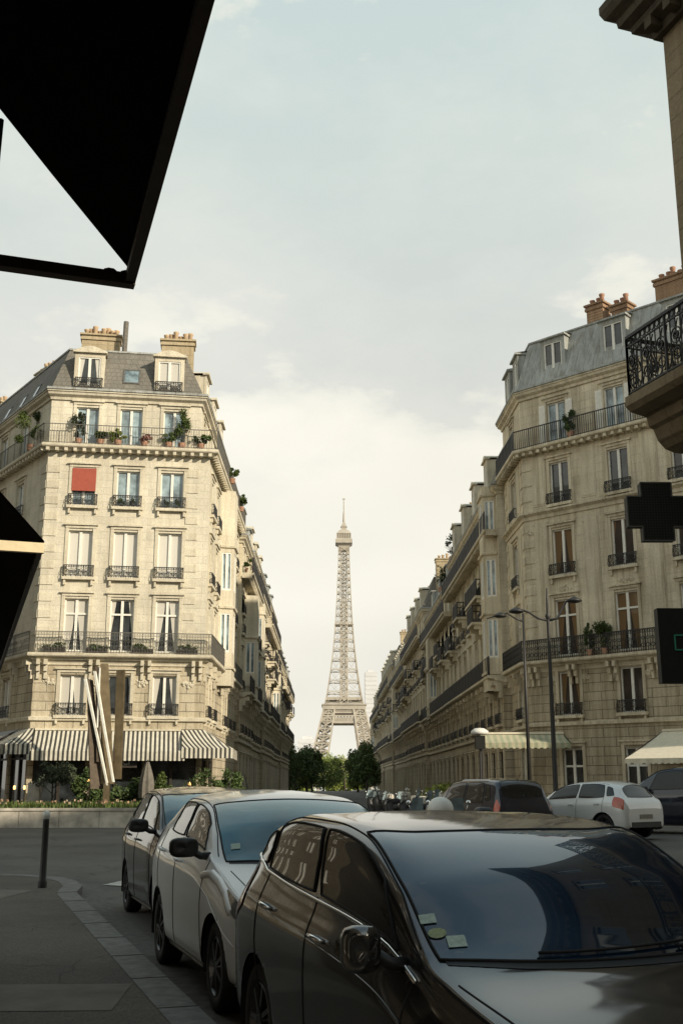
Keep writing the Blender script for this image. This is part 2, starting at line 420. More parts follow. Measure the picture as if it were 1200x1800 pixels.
def add_window(par, M4, w, h, pane='pane', style='casement', frame='white', name='window'):
    k = (round(w, 2), round(h, 2), style)
    m, p = window_mesh(w, h, style)
    fm = cached(('fm', k, frame), lambda: m.mesh('window', frame))
    pm = cached(('pm', k, pane), lambda: p.mesh('pane', pane))
    o = inst(name, fm, M4, par); q = inst('pane', pm, M4 @ Matrix.Translation((0, .012, 0)), o)
    return o
def ring(m, c, ux, uz, r, w, n=8):
    pts = [V(c)+V(ux)*r*cos(2*pi*i/n)+V(uz)*r*sin(2*pi*i/n) for i in range(n+1)]
    for a, b in zip(pts, pts[1:]): m.beam(a, b, w)
def railing(m, pts, z, h=1.0, bar=.014, gap=.12, style='plain', rail=.04):
    """ironwork along a 2-D polyline (world xy)"""
    P = [V((p[0], p[1], 0)) for p in pts]
    for a, b in zip(P, P[1:]):
        L = (b-a).length; u = (b-a).normalized(); Z = V((0, 0, 1)); o = lambda t, q: a+u*t+Z*(z+q)
        m.beam(o(0, h), o(L, h), rail); m.beam(o(0, .06), o(L, .06), rail*.6)
        if style != 'plain': m.beam(o(0, h*.84), o(L, h*.84), rail*.5)
        n = max(1, int(L/gap)); g = L/n
        for i in range(n+1):
            m.beam(o(i*g, .0), o(i*g, h), bar if i % 8 else bar*2)
            if i < n and style == 'rings':
                ring(m, o((i+.5)*g, h*.92), u, Z, g*.36, bar*.8, 6)
                if i % 2 == 0:
                    ring(m, o((i+1)*g, h*.28), u, Z, g*.8, bar, 8); ring(m, o((i+1)*g, h*.6), u, Z, g*.62, bar, 8)
            if i < n and style == 'ornate':
                c = (i+.5)*g
                ring(m, o(c, h*.92), u, Z, g*.38, bar*.8, 8)
                if i % 3 == 0:
                    ring(m, o(c+g*.5, h*.55), u, Z, g*.95, bar*1.1, 12); ring(m, o(c+g*.5, h*.26), u, Z, g*.7, bar*1.1, 10)
                    ring(m, o(c+g*.5, h*.55), u, Z, g*.45, bar*1.6, 8)
                else:
                    pts2 = [o(c+sin(k/8*2*pi)*g*.4, h*(.1+.7*k/8)) for k in range(9)]
                    for p, q in zip(pts2, pts2[1:]): m.beam(p, q, bar)
def guard_mesh(w, h=.55, d=.16):
    def mk():
        m = MB(); x = w/2+.12
        railing(m, [(-x, 0), (-x, -d), (x, -d), (x, 0)], 0, h, .016, .11, 'rings', .04)
        return m.mesh('window_guard', 'iron')
    return cached(('g', round(w, 2), h, d), mk)

# leaf clumps
def foliage(mb, c, rx, ry, rz, n, size, clumps=14, seed=0, droop=0):
    rnd = random.Random(seed); c = V(c)
    cs = []
    for _ in range(clumps):
        while True:
            p = V((rnd.uniform(-1, 1), rnd.uniform(-1, 1), rnd.uniform(-1, 1)))
            if .25 < p.length < 1: break
        cs.append((V((p.x*rx*.84, p.y*ry*.84, p.z*rz*.84)), rnd.uniform(.16, .44)))
    for i in range(n):
        k, r = cs[rnd.randrange(len(cs))]
        d = V((rnd.gauss(0, 1), rnd.gauss(0, 1), rnd.gauss(0, 1))).normalized()*(rnd.random()**.45)*r
        p = c+k+V((d.x*rx, d.y*ry, d.z*rz)); s = size*rnd.uniform(.6, 1.4)
        a = V((rnd.gauss(0, 1), rnd.gauss(0, 1), rnd.gauss(0, 1))).normalized()
        b = a.cross(V((rnd.gauss(0, 1), rnd.gauss(0, 1), rnd.gauss(0, 1)))).normalized()
        mb.face([p-a*s, p-b*s*.5, p+a*s, p+b*s*.5])
def trunk_mb(mb, base, top, r, branches=6, spread=1, seed=0):
    rnd = random.Random(seed); base, top = V(base), V(top); mid = (base+top)/2+V((rnd.uniform(-.1, .1)*r*4, 0, 0))
    mb.tube([base, mid, top], [r, r*.75, r*.4], 8)
    for i in range(branches):
        t = rnd.uniform(.5, .95); p = base.lerp(top, t); a = rnd.uniform(0, 2*pi)
        q = p+V((cos(a)*spread, sin(a)*spread, spread*rnd.uniform(.4, 1)))
        mb.tube([p, p.lerp(q, .5)+V((0, 0, spread*.1)), q], [r*.35, r*.25, r*.1], 5)
def tree(name, label, loc, h, r, mat, cz=None, rz=None, n=3500, leafs=.3, seed=0, group=None, tr=.2, cat='tree', trunkh=None):
    x, y, z = loc; root = empty(name, loc, label, cat, group)
    cz = h-r if cz is None else cz; rz = r if rz is None else rz
    t = MB(); trunk_mb(t, (x, y, z-.1), (x, y, z+(trunkh or cz)), tr, 7, r*.6, seed); t.build('trunk', 'bark', root, True)
    f = MB(); foliage(f, (x, y, z+cz), r, r, rz, n, leafs, 22, seed); f.build('crown', mat, root)
    return root

# ------------------------------------------------------------------ buildings
def chimney(roof, c, sx, sy, z0, z1, rot, mat, potmat, pots=6, capm=None):
    R = Matrix.Rotation(rot, 3, 'Z'); c = V(c)
    m = MB()
    def ob(ax, ay, za, zb): m.obox(c+R@V((-ax/2, -ay/2, 0))+V((0, 0, za)), R@V((ax, 0, 0)), R@V((0, ay, 0)), V((0, 0, zb-za)))
    ob(sx, sy, z0, z1-.35); ob(sx+.14, sy+.14, z1-.35, z1-.2); ob(sx+.04, sy+.04, z1-.2, z1-.1); ob(sx+.22, sy+.22, z1-.1, z1)
    o = m.build('chimney', mat, roof)
    pm = cached(('pot', potmat), lambda: _pot(potmat))
    for i in range(pots):
        t = (i+.5)/pots-.5; p = c+R@V((t*sx*.9, (.12 if i % 2 else -.1)*sy, 0))+V((0, 0, z1))
        inst('chimney_pot', pm, Matrix.Translation(p) @ Matrix.Diagonal((1, 1, .8+.5*((i*7) % 3)/2, 1)), o)
    return o
def _pot(mat):
    m = MB(); m.lathe([(.0, 0), (.13, 0), (.12, .3), (.15, .34), (.15, .40), (.10, .40), (.09, .2)], n=10); return m.mesh('chimney_pot', mat, True)
def dormer(root, fr, s, z0, w, h, d0, depth, wallm, roofm, pane='paneC', pediment='arch', proud=.0, guard=False):
    m = MB(); fr_ = fr; t = .2
    a, b = s-w/2-t, s+w/2+t
    fr.box(m, a, s-w/2, d0-.12, d0, z0, z0+h); fr.box(m, s+w/2, b, d0-.12, d0, z0, z0+h)
    fr.box(m, a, b, d0-.12, d0, z0+h, z0+h+.22)
    fr.box(m, a-.1, b+.1, d0-.2, d0+.14, z0+h+.22, z0+h+.31)
    fr.box(m, a+.02, a+.1, d0-depth, d0-.12, z0, z0+h+.2); fr.box(m, b-.1, b-.02, d0-depth, d0-.12, z0, z0+h+.2)
    if pediment == 'arch':
        n = 10; pts = []
        for i in range(n+1):
            q = i/n; pts.append((a-.06+(b-a+.12)*q, z0+h+.31+sin(pi*q)*.28))
        m.face([fr.p(x, d0+.08, z) for x, z in pts])
        for (x1, z1), (x2, z2) in zip(pts, pts[1:]): m.face([fr.p(x1, d0+.08, z1), fr.p(x2, d0+.08, z2), fr.p(x2, d0-depth, z2), fr.p(x1, d0-depth, z1)])
    else:
        m.face([fr.p(a-.1, d0+.14, z0+h+.31), fr.p(b+.1, d0+.14, z0+h+.31), fr.p(b+.1, d0-depth, z0+h+.5), fr.p(a-.1, d0-depth, z0+h+.5)])
        fr.box(m, a-.05, b+.05, d0-.9, d0-.2, z0+h+.22, z0+h+.33)
    o = m.build('dormer', wallm, root)
    add_window(o, fr.mat(s, d0-.08, z0), w, h, pane)
    if guard: inst('window_guard', guard_mesh(w, .6, .12), fr.mat(s, d0, z0), o)
    return o
def modillions(mb, fr, z, d, gap=.42, w=.16, h=.16):
    n = max(1, int(fr.L/gap))
    for i in range(n+1):
        t = i*fr.L/n; fr.box(mb, t-w/2, t+w/2, 0.03, d, z-h, z)
def haussmann(name, label, fp, edges, E, roofH=2.6, inset=1.0, stonem='stoneRow', rustm='rust', trimm='trimL', roofm='slate',
              floors=None, slab2=7.6, slab5=None, string3=None, balc2=(), balc5=(), chim=(), dorm=True, detail=2, orient=None,
              panes=('pane', 'pane', 'paneC'), oriels=(), group=None, slabd=.75, seed=1, surround=True, ground=None, panels=False, extra=(), topfp=None):
    rnd = random.Random(seed)
    o0 = V(fp[0]); root = empty(name, (fp[0][0], fp[0][1], 0), label, 'building', group)
    n = len(fp); wall = MB(); rustw = MB(); trim = MB(); win = []; tfp = topfp or fp
    slab5 = slab5 or E*.865
    for i in range(n):
        fr = Fr(fp[i], fp[(i+1) % n]); frT = Fr(tfp[i], tfp[(i+1) % n]); bays = edges.get(i)
        lo, hi, tp = [], [], []
        if bays is not None:
            for s in bays:
                for (za, zb, w, kind) in floors:
                    if kind == 'shop':
                        continue
                    op = (s-w/2, s+w/2, za, zb)
                    (lo if za < slab2-.3 and zb <= slab2 else (tp if za > slab5-.1 else hi)).append(op)
                    win.append((frT if za > slab5-.1 else fr, s, w, za, zb, kind, i))
        g = ground.get(i) if ground else None
        if g:
            for (a, b, c, d) in g: lo.append((a, b, c, d)); win.append((fr, (a+b)/2, b-a, c, d, 'shop', i))
        wall_edge(rustw, fr, -.5, slab2-.25, lo); wall_edge(wall, fr, slab2-.25, slab5, hi); wall_edge(wall, frT, slab5, E, tp)
        if bays is not None and surround:
            for (a, b, c, d) in hi+lo+tp:
                if b-a > 1.9: continue
                fr = frT if c > slab5-.1 else Fr(fp[i], fp[(i+1) % n])
                fr.box(trim, a-.16, a-.002, 0.002, .045, c, d+.12); fr.box(trim, b+.002, b+.16, 0.002, .045, c, d+.12)
                fr.box(trim, a-.16, b+.16, 0.002, .06, d+.12, d+.26)
                fr.box(trim, a-.24, b+.24, 0.002, .14, d+.26, d+.33)
                if c not in (slab2+.05, slab5+.05): fr.box(trim, a-.2, b+.2, 0.002, .2, c-.14, c-.002)
                if detail > 1:
                    for q in (a-.12, b+.02): fr.box(trim, q, q+.1, .003, .14, c-.4, c-.14)
        if bays is not None and panels:
            bs = sorted(bays); mids = [(x+y)/2 for x, y in zip(bs, bs[1:])]
            for q in mids+[bs[0]-1.2, bs[-1]+1.2]:
                if .3 < q < fr.L-.3:
                    for z0_, z1_ in ((slab2+.2, (string3 or slab5)-.5), ((string3 or slab2)+.35, slab5-.45)):
                        fr.box(trim, q-.42, q+.42, .001, .03, z0_, z1_); fr.box(trim, q-.36, q+.36, .031, .05, z0_+.08, z1_-.08)
        if bays is not None and detail > 1:   # corner quoins
            for zq in range(int((slab5-slab2)/.8)):
                z = slab2+.1+zq*.8
                for t0, t1 in ((.02, .62), (fr.L-.62, fr.L-.02)):
                    if fr.L > 3: fr.box(trim, t0, t1, .001, .035, z, z+.38)
    # interior darkness is given by opaque panes; roof cap
    sweep_closed(trim, tfp, [(.0, E-.38), (.08, E-.38), (.10, E-.25), (.25, E-.14), (.28, E-.02), (.33, E), (.33, E+.05), (.0, E+.06)])
    if string3: sweep_closed(trim, fp, [(.0, string3-.3), (.06, string3-.3), (.07, string3-.12), (.2, string3-.03), (.24, string3), (.24, string3+.09), (0, string3+.13)])
    sweep_closed(trim, fp, [(.0, slab2-3.15), (.12, slab2-3.12), (.14, slab2-2.98), (0, slab2-2.93)])
    sweep_closed(trim, fp, [(.0, slab2-.55), (.05, slab2-.53), (.05, slab2-.45), (.12, slab2-.3), (.12, slab2-.25), (0, slab2-.25)])
    wall.build('wall', stonem, root); rustw.build('lower_wall', rustm, root); trim.build('stone_trim', trimm, root)
    # balconies
    def balcony(idx, z, style, dd, mods, hh=1.0):
        pts = [fp[k % n] for k in idx]
        m = MB(); sweep_open(m, pts, [(0, z-.30), (dd*.5, z-.30), (dd*.62, z-.20), (dd*.93, z-.17), (dd, z-.12), (dd, z), (0, z)])
        for a, b in zip(pts, pts[1:]):
            f = Fr(a, b)
            if mods == 'mod': modillions(m, f, z-.2, dd*.86)
            else:
                k = max(1, int(f.L/2.05))
                for q in range(k+1):
                    t = .35+(f.L-.7)*q/k
                    for e in (-.22, .12):
                        f.box(m, t+e, t+e+.16, .0, dd*.8, z-.55, z-.30); f.box(m, t+e, t+e+.16, 0, dd*.5, z-.85, z-.55); f.box(m, t+e+.01, t+e+.15, 0, dd*.25, z-1.2, z-.85)
        o = m.build('balcony', trimm, root)
        r = MB(); q = []
        P = [V(p) for p in pts]
        for k in range(len(P)):
            a = (P[min(k+1, len(P)-1)]-P[max(k-1, 0)]).normalized()
            if 0 < k < len(P)-1:
                x = (P[k]-P[k-1]).normalized(); y = (P[k+1]-P[k]).normalized(); nn = V((x.y, -x.x))+V((y.y, -y.x)); q.append(P[k]+nn*((dd-.07)/max(.3, 1+V((x.y, -x.x)).dot(V((y.y, -y.x))))))
            else: q.append(P[k]+V((a.y, -a.x))*(dd-.07))
        pale = stonem == 'stoneL'
        railing(r, q, z, hh, (.014 if pale else .024) if detail > 1 else .05, (.13 if pale else .12) if detail > 1 else .2, style, .035 if pale else .05)
        r.build('railing', 'iron_grey' if pale else 'iron', o)
        return o
    for idx in balc2: balcony(idx, slab2, 'rings' if detail > 1 else 'plain', slabd, 'con')
    for idx in balc5: balcony(idx, slab5, 'plain', slabd, 'mod')
    for (ei, sa, sb, z, dd) in extra:
        fr = Fr(fp[ei], fp[(ei+1) % n]); m = MB()
        fr.box(m, sa, sb, .0, dd, z-.16, z)
        for q in (sa+.1, sb-.3): fr.box(m, q, q+.2, 0, dd*.8, z-.42, z-.16); fr.box(m, q, q+.2, 0, dd*.45, z-.75, z-.42)
        o = m.build('balcony', trimm, root); m = MB()
        railing(m, [fr.p(sa+.05, 0, 0).xy, fr.p(sa+.05, dd-.06, 0).xy, fr.p(sb-.05, dd-.06, 0).xy, fr.p(sb-.05, 0, 0).xy], z, 1.0, .045, .19, 'plain', .06)
        m.build('railing', 'iron', o)
    # windows
    for fr, s, w, za, zb, kind, ei in win:
        if kind == 'shop':
            add_window(root, fr.mat(s, -.16, za), w, zb-za, 'pane', 'casement', 'shop'); continue
        p = kind if kind.startswith('pane') else rnd.choice(panes)
        o = add_window(root, fr.mat(s, -.16, za), w, zb-za, p, 'casement')
        if not (abs(za-slab2) < .25 or abs(za-slab5) < .25) and za > 4.2:
            inst('window_guard', guard_mesh(w), fr.mat(s, .02, za), o)
    # roof
    roof = MB(); z0, z1 = E+.05, E+roofH
    sweep_closed(roof, tfp, [(.16, z0), (-inset*.55, z0+roofH*.62), (-inset, z1)])
    top = offset_poly(tfp, -inset); c = sum((V(p) for p in top), V((0, 0)))/n
    for k in range(n): roof.face([(*top[k], z1), (*top[(k+1) % n], z1), (c.x, c.y, z1+.8)])
    ro = roof.build('roof', roofm, root)
    g = MB(); sweep_closed(g, tfp, [(.2, E+.05), (.36, E+.09), (.36, E+.2), (.3, E+.2), (.3, E+.12), (.17, E+.12)])
    sweep_closed(g, offset_poly(tfp, -inset), [(-.05, z1-.04), (.07, z1-.04), (.07, z1+.05), (-.05, z1+.08)])
    g.build('gutter', 'zinc', root)
    if dorm:
        for i, bays in edges.items():
            if bays is None: continue
            fr = Fr(tfp[i], tfp[(i+1) % n]); dl = dorm.get(i, []) if isinstance(dorm, dict) else bays[::1]
            for s in dl:
                dormer(root, fr, s, E+.3, 1.0, roofH*.62, -.05, 1.2, 'trimL' if roofm == 'slate' else 'zinc', roofm, rnd.choice(['paneC', 'pane']),
                       'arch' if roofm == 'slate' else 'flat')
    for (cx, cy, sx, sy, za, zb, rot, mt, pt, pots) in chim: chimney(ro, (cx, cy, 0), sx, sy, za, zb, rot, mt, pt, pots)
    for (i, s, w, d, za, zb) in oriels:
        fr = Fr(fp[i], fp[(i+1) % n]); m = MB()
        poly = [fr.p(s-w/2, 0, 0).xy, fr.p(s-w/2+.25, d, 0).xy, fr.p(s+w/2-.25, d, 0).xy, fr.p(s+w/2, 0, 0).xy]
        sweep_open(m, poly, [(-.0, za-.9), (.0, za), (.08, za), (.08, za+.15), (0, za+.16)], False)
        for a, b in zip(poly, poly[1:]):
            f = Fr(a, b); ops = []
            z = za+.9
            while z+2.4 < zb: ops.append((f.L/2-min(.5, f.L*.34), f.L/2+min(.5, f.L*.34), z, z+2.1)); z += 3.37
            wall_edge(m, f, za, zb, ops, .1)
            for (a_, b_, c_, d_) in ops: win.append(None); _orw.append((root, f, (a_+b_)/2, b_-a_, c_, d_-c_))
        for zz in [za+3.37*k for k in range(1, int((zb-za)/3.37)+1)]:
            sweep_open(m, poly, [(0, zz-.15), (.1, zz-.1), (.12, zz), (0, zz+.05)], False)
        m.face([(p.x, p.y, zb) for p in poly])
        oo = m.build('oriel', 'white' if detail > 5 else trimm, root)
        for (rt, f, sc_, w_, c_, h_) in _orw: add_window(oo, f.mat(sc_, -.07, c_), w_, h_, 'paneB')
        _orw.clear()
    return root
_orw = []
FL = lambda E: [(4.85, 6.75, 1.1, 'w'), (7.65, 10.2, 1.1, 'w'), (11.3, 13.5, 1.1, 'w'), (E*.72, E*.72+1.95, 1.1, 'w'), (E*.865+.1, E-.75, 1.1, 'w')]

# left corner building
A, B = (-13.9, 52.0), (-6.05, 53.1)
LFP = [A, B, (-5.95, 70.5), (-17, 82), (-31.1, 76.6)]
LTOP = [A, tuple(Fr(A, B).p(7.42, 0, 0).xy), (-6.55, 70.5), (-17, 82), (-31.1, 76.6)]
LFL = [(4.82, 6.70, 1.12, 'paneC'), (7.80, 10.35, 1.12, 'w'), (11.40, 13.70, 1.15, 'paneCC'), (14.95, 16.80, 1.12, 'paneB'), (18.1, 20.05, 1.1, 'paneB')]
# balcony numbering: idx are footprint corner indexes along the polyline
L = haussmann('corner_apartment_building', 'sunlit pale stone corner apartment block with slate mansard above the striped café awnings', LFP,
    {0: [1.8, 3.95, 6.1], 1: [1.6, 4.2, 9.6, 12.4, 15.2], 4: [1.6+3.1*k for k in range(9)][::-1]}, 20.75, 2.75, 1.05, 'stoneL', 'rust', 'trimL', 'slate',
    floors=LFL, slab2=7.7, slab5=18.0, balc2=[(4, 5, 6, 7)], balc5=[(4, 5, 6, 7)], dorm={0: [], 1: [3.0, 7, 11], 4: []}, detail=2,
    panes=('paneC', 'paneB', 'paneC'), ground={0: [(.25, 2.6, .25, 3.95), (2.8, 5.2, .25, 3.95), (5.4, 7.7, .25, 3.95)], 1: [(.4, 3, .25, 3.9), (3.3, 6, .25, 3.9)], 4: [(24.6, 27.2, .25, 3.9), (27.5, 29.8, .25, 3.9), (21, 24, .25, 3.9)]},
    oriels=[(1, 7.0, 2.0, .75, 7.7, 17.6)], topfp=LTOP, slabd=.46, surround=True,
    chim=[(-12.3, 55.2, 2.0, .7, 22, 25.1, .15, 'chimney', 'potpale', 8), (-8.2, 55.4, 1.7, .7, 22.6, 24.9, .1, 'chimney', 'potpale', 6), (-16.9, 62, 1.7, .8, 22.5, 25.7, -.9, 'chimney', 'potpale', 6), (-22, 70, 1.7, .8, 22.5, 26.4, -.9, 'chimney', 'potpale', 5), (-8.6, 66, .8, 2.2, 22, 25, 0, 'chimney', 'potpale', 5)])
f0 = Fr(A, B)
dormer(L, f0, 1.75, 20.98, 1.1, 1.75, .0, 1.2, 'trimL', 'slate', 'paneC', 'arch', guard=True)
dormer(L, f0, 5.75, 20.98, 1.1, 1.75, .0, 1.2, 'trimL', 'slate', 'paneC', 'arch', guard=True)
def skylight(root, fr, s, z, w=.7, h=.75):
    m = MB(); d = lambda q: .16-(1.05*.55+.16)*(q-20.8)/(2.75*.62)+.04
    for a, b, c, e in ((s-w/2-.08, s-w/2, z-.08, z+h+.08), (s+w/2, s+w/2+.08, z-.08, z+h+.08), (s-w/2, s+w/2, z-.08, z), (s-w/2, s+w/2, z+h, z+h+.08)):
        m.face([fr.p(a, d(c), c), fr.p(b, d(c), c), fr.p(b, d(e), e), fr.p(a, d(e), e)])
        m.face([fr.p(a, d(c)-.1, c), fr.p(b, d(c)-.1, c), fr.p(b, d(c), c), fr.p(a, d(c), c)])
    o = m.build('skylight', 'iron_grey', root)
    p = MB(); p.face([fr.p(s-w/2, d(z)-.02, z), fr.p(s+w/2, d(z)-.02, z), fr.p(s+w/2, d(z+h)-.02, z+h), fr.p(s-w/2, d(z+h)-.02, z+h)])
    p.build('pane', 'paneB', o)
skylight(L, f0, 3.85, 21.55)
f4 = Fr(LFP[4], LFP[0])
for s in (27.0, 25.0, 22.6, 20.0): skylight(L, f4, s, 21.2, .5, .9)
vp = MB(); vp.tube([(-10.95, 54.6, 22.5), (-10.9, 54.6, 25.7)], .14, 8); vp.build('vent_pipe', 'slate', L)
bl = MB(); f0.box(bl, 1.22, 2.38, .03, .06, 15.7, 16.85); bl.box((0, 0, 0), (0, 0, 0)) if False else None
bl.build('window_blind', 'red', L, origin=None)['label'] = 'red cloth blind pulled half down over the leftmost fourth floor window'

# left street row behind it
def row_extra(ei, bays, E_, sd):
    rn = random.Random(sd); out_ = []; g = (bays[1]-bays[0])
    for z in (11.15, E_*.72-.12):
        k = 0
        while k < len(bays):
            if rn.random() < .5:
                w_ = rn.choice((1, 1, 2)); w_ = min(w_, len(bays)-k); out_.append((ei, bays[k]-g*.42, bays[k+w_-1]+g*.42, z, rn.choice((.55, .7, .8)))); k += w_
            k += 1
    return out_
y = 70.7; k = 0
LD = [('butter yellow stone house with tall chimney on the left side of the avenue', 17.5, 12, 'stoneRow'), ('cream stone house with projecting bays, second beyond the left corner block', 18.9, 14, 'stoneRow'),
      ('dull cream stone house halfway down the left side of the avenue', 17.9, 17, 'stoneRow2'), ('low-roofed cream house before the last one on the left side', 17.0, 20, 'stoneRow'),
      ('farthest pale house on the left side of the avenue, beside the trees', 15.2, 26, 'stoneRow')]
for lab, E_, ln, st in LD:
    x1 = -5.75-(.25 if k % 2 else 0); x0 = x1-13; y1 = y+ln
    nb = max(3, int(ln/2.7)); bays = [(q+.5)*ln/nb for q in range(nb)]
    haussmann('town_house', lab, [(x0, y), (x1, y), (x1, y1-.05), (x0, y1-.05)], {1: bays}, E_, 2.5, 1.2, st, 'rustR', 'trimL', 'slate' if k % 2 else 'zinc', floors=FL(E_), slab2=7.4,
        balc2=[(1, 2)], balc5=[(1, 2)], detail=1, slabd=.8, dorm={1: bays[::2]}, seed=k,
        oriels=[(1, bays[1], 2.3, .85, 8, E_-3.3)] if k in (0, 1, 3) else [], extra=row_extra(1, bays[2:], E_, 70+k), panes=('pane', 'pane', 'paneC'),
        chim=[(x1-3.0, y+.6, 3.0, .7, E_+.5, E_+4.2, 0, 'chimney', 'potpale', 5), (x1-3.2, y1-1, 2.6, .7, E_+.5, E_+4.0, 0, 'chimney', 'potpale', 5)],
        ground={1: [(q-.8, q+.8, .4, 3.4) for q in bays]}, group='stone houses along the left side of the avenue')
    y = y1; k += 1

# right corner building
P0, P1, PB = (9.85, 54.0), (22.5, 41.35), (9.75, 59.0)
RFP = [P0, P1, (34, 53), (22, 66), PB]
RFL = [(.5, 3.3, 1.1, 'pane'), (4.85, 6.9, 1.15, 'paneO'), (7.65, 10.4, 1.2, 'paneO'), (11.6, 13.9, 1.15, 'w'), (15.2, 17.35, 1.1, 'w'), (18.35, 20.5, 1.1, 'paneB')]
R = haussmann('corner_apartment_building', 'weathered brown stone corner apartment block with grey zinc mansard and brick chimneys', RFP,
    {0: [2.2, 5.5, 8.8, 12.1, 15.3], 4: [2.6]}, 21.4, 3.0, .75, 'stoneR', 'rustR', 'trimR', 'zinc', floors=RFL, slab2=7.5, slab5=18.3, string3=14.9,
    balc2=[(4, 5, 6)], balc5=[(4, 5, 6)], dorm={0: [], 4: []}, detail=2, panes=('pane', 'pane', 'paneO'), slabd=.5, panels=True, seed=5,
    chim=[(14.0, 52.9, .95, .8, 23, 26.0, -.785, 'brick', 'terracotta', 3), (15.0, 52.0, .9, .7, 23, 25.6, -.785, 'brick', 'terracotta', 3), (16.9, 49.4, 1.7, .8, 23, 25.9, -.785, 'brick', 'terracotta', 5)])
fR = Fr(P0, P1)
for s in (2.1, 5.6, 9.0, 12.2): dormer(R, fR, s, 21.75, 1.05, 2.05, -.12, 1.0, 'zinc', 'zinc', 'pane' if s < 6 else 'paneC', 'flat')
fR4 = Fr(PB, P0)
for s in (1.3, 3.7): dormer(R, fR4, s, 21.75, 1.0, 1.95, -.12, 1.0, 'zinc', 'zinc', 'pane', 'flat')
for i, s in enumerate((2.2, 5.5, 8.8)):   # pale louvred shutters folded back beside the fifth floor windows
    for e in (-.98, .62):
        m = MB(); fR.box(m, s+e, s+e+.36, .03, .07, 18.4, 20.45)
        for q in range(20): fR.box(m, s+e+.04, s+e+.32, .071, .085, 18.48+q*.097, 18.53+q*.097)
        m.build('shutter', 'white', R)
def carving(root, fr, s, z, r=.45, seed=1, mat='trimR'):
    rnd = random.Random(seed); m = MB()
    for i in range(34):
        a = rnd.uniform(0, 2*pi); q = rnd.random()**.6*r; c = fr.p(s+cos(a)*q, -.02, z+sin(a)*q*.6); rr = rnd.uniform(.04, .10)
        m.lathe([(0.001, -rr), (rr*.7, -rr*.7), (rr, 0), (rr*.7, rr*.7), (.001, rr)], c, 6)
    m.build('carved_ornament', mat, root, True)
for i, s in enumerate((.6, 3.85, 7.15, 10.4)): carving(R, fR, s, 14.1, .42, i)
for i, s in enumerate((2.2, 5.5, 8.8)): carving(R, fR, s, 10.9, .35, 10+i); carving(R, fR, s-.95, 6.6, .22, 20+i); carving(R, fR, s+.95, 6.6, .22, 30+i)
for i, s in enumerate((.75, 2.88, 5.03, 7.25)): carving(L, f0, s, 6.35, .3, 40+i, 'trimL')

# right street row
y = 59.4; k = 0
RD = [('tall greyish stone house with oriel and rooftop gable right behind the brown corner block', 17.9, 23.5, 'stoneRowR'), ('shaded stone house with rooftop shrubs, second on the right side of the avenue', 16.7, 22, 'stoneRowR'),
      ('brownish shaded house, third on the right side of the avenue', 18.0, 25, 'stoneRowR2'), ('shaded stone house, fourth on the right side of the avenue', 17.0, 30, 'stoneRowR'),
      ('dark brown shaded house, fifth on the right side of the avenue', 18.2, 35, 'stoneRowR2'), ('farthest shaded house on the right side, closest to the iron tower', 16.6, 44, 'stoneRowR2')]
for lab, E_, ln, st in RD:
    x0 = 9.35 if k == 0 else 9.1+(.3 if k % 2 else 0); x1 = x0+13; y1 = y+ln
    nb = max(3, int(ln/2.9)); bays = [(q+.5)*ln/nb for q in range(nb)]
    orl = [(3, bays[2], 2.6, .8, 8, E_-2.6)] + ([(3, bays[-1], 2.0, .75, 7.5, E_+.2)] if k == 0 else [])
    orl = orl[1:] if k in (0, 2, 4) else orl
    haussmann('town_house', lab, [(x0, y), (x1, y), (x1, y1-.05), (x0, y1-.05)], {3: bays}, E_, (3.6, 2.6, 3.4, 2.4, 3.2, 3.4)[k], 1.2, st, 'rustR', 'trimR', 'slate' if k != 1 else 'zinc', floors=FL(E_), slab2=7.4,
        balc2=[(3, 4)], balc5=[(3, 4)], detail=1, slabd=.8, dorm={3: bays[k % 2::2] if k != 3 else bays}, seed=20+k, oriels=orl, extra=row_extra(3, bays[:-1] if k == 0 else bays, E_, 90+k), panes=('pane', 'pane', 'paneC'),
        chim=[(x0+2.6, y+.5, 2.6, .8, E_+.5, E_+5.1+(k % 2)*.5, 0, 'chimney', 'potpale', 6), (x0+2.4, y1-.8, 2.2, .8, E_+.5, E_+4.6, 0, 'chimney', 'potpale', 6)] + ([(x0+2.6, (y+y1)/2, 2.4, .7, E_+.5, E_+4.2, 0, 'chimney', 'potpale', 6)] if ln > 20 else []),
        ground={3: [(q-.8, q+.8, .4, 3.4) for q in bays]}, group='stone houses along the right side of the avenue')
    y = y1; k += 1
# rooftop shrubs on the second right-hand house
for i, (x_, y_, z_, r_) in enumerate([(9.6, 84, 19.6, .9), (9.5, 88, 18.2, .7), (9.5, 92, 18.6, 1.0)]):
    r0 = empty('roof_shrub', (x_, y_, z_-.9), ['tallest wispy shrub on the roof edge of the right row', 'smallest shrub on the roof edge of the right row', 'broad shrub on the roof edge of the right row, farthest back'][i], 'shrub', 'shrubs on the roof edge of the right row')
    m = MB(); m.lathe([(.001, 0), (.25, 0), (.3, .4), (.27, .4), (.26, .3), (.001, .3)], (x_, y_, z_-1.1), 10); m.build('pot', 'terracotta', r0)
    m = MB(); trunk_mb(m, (x_, y_, z_-.8), (x_, y_, z_), .04, 9, r_*.7, i); m.build('stems', 'bark', r0)
    m = MB(); foliage(m, (x_, y_, z_+.3), r_, r_, r_, 260, .1, 9, i); m.build('leaves', 'leafO', r0)

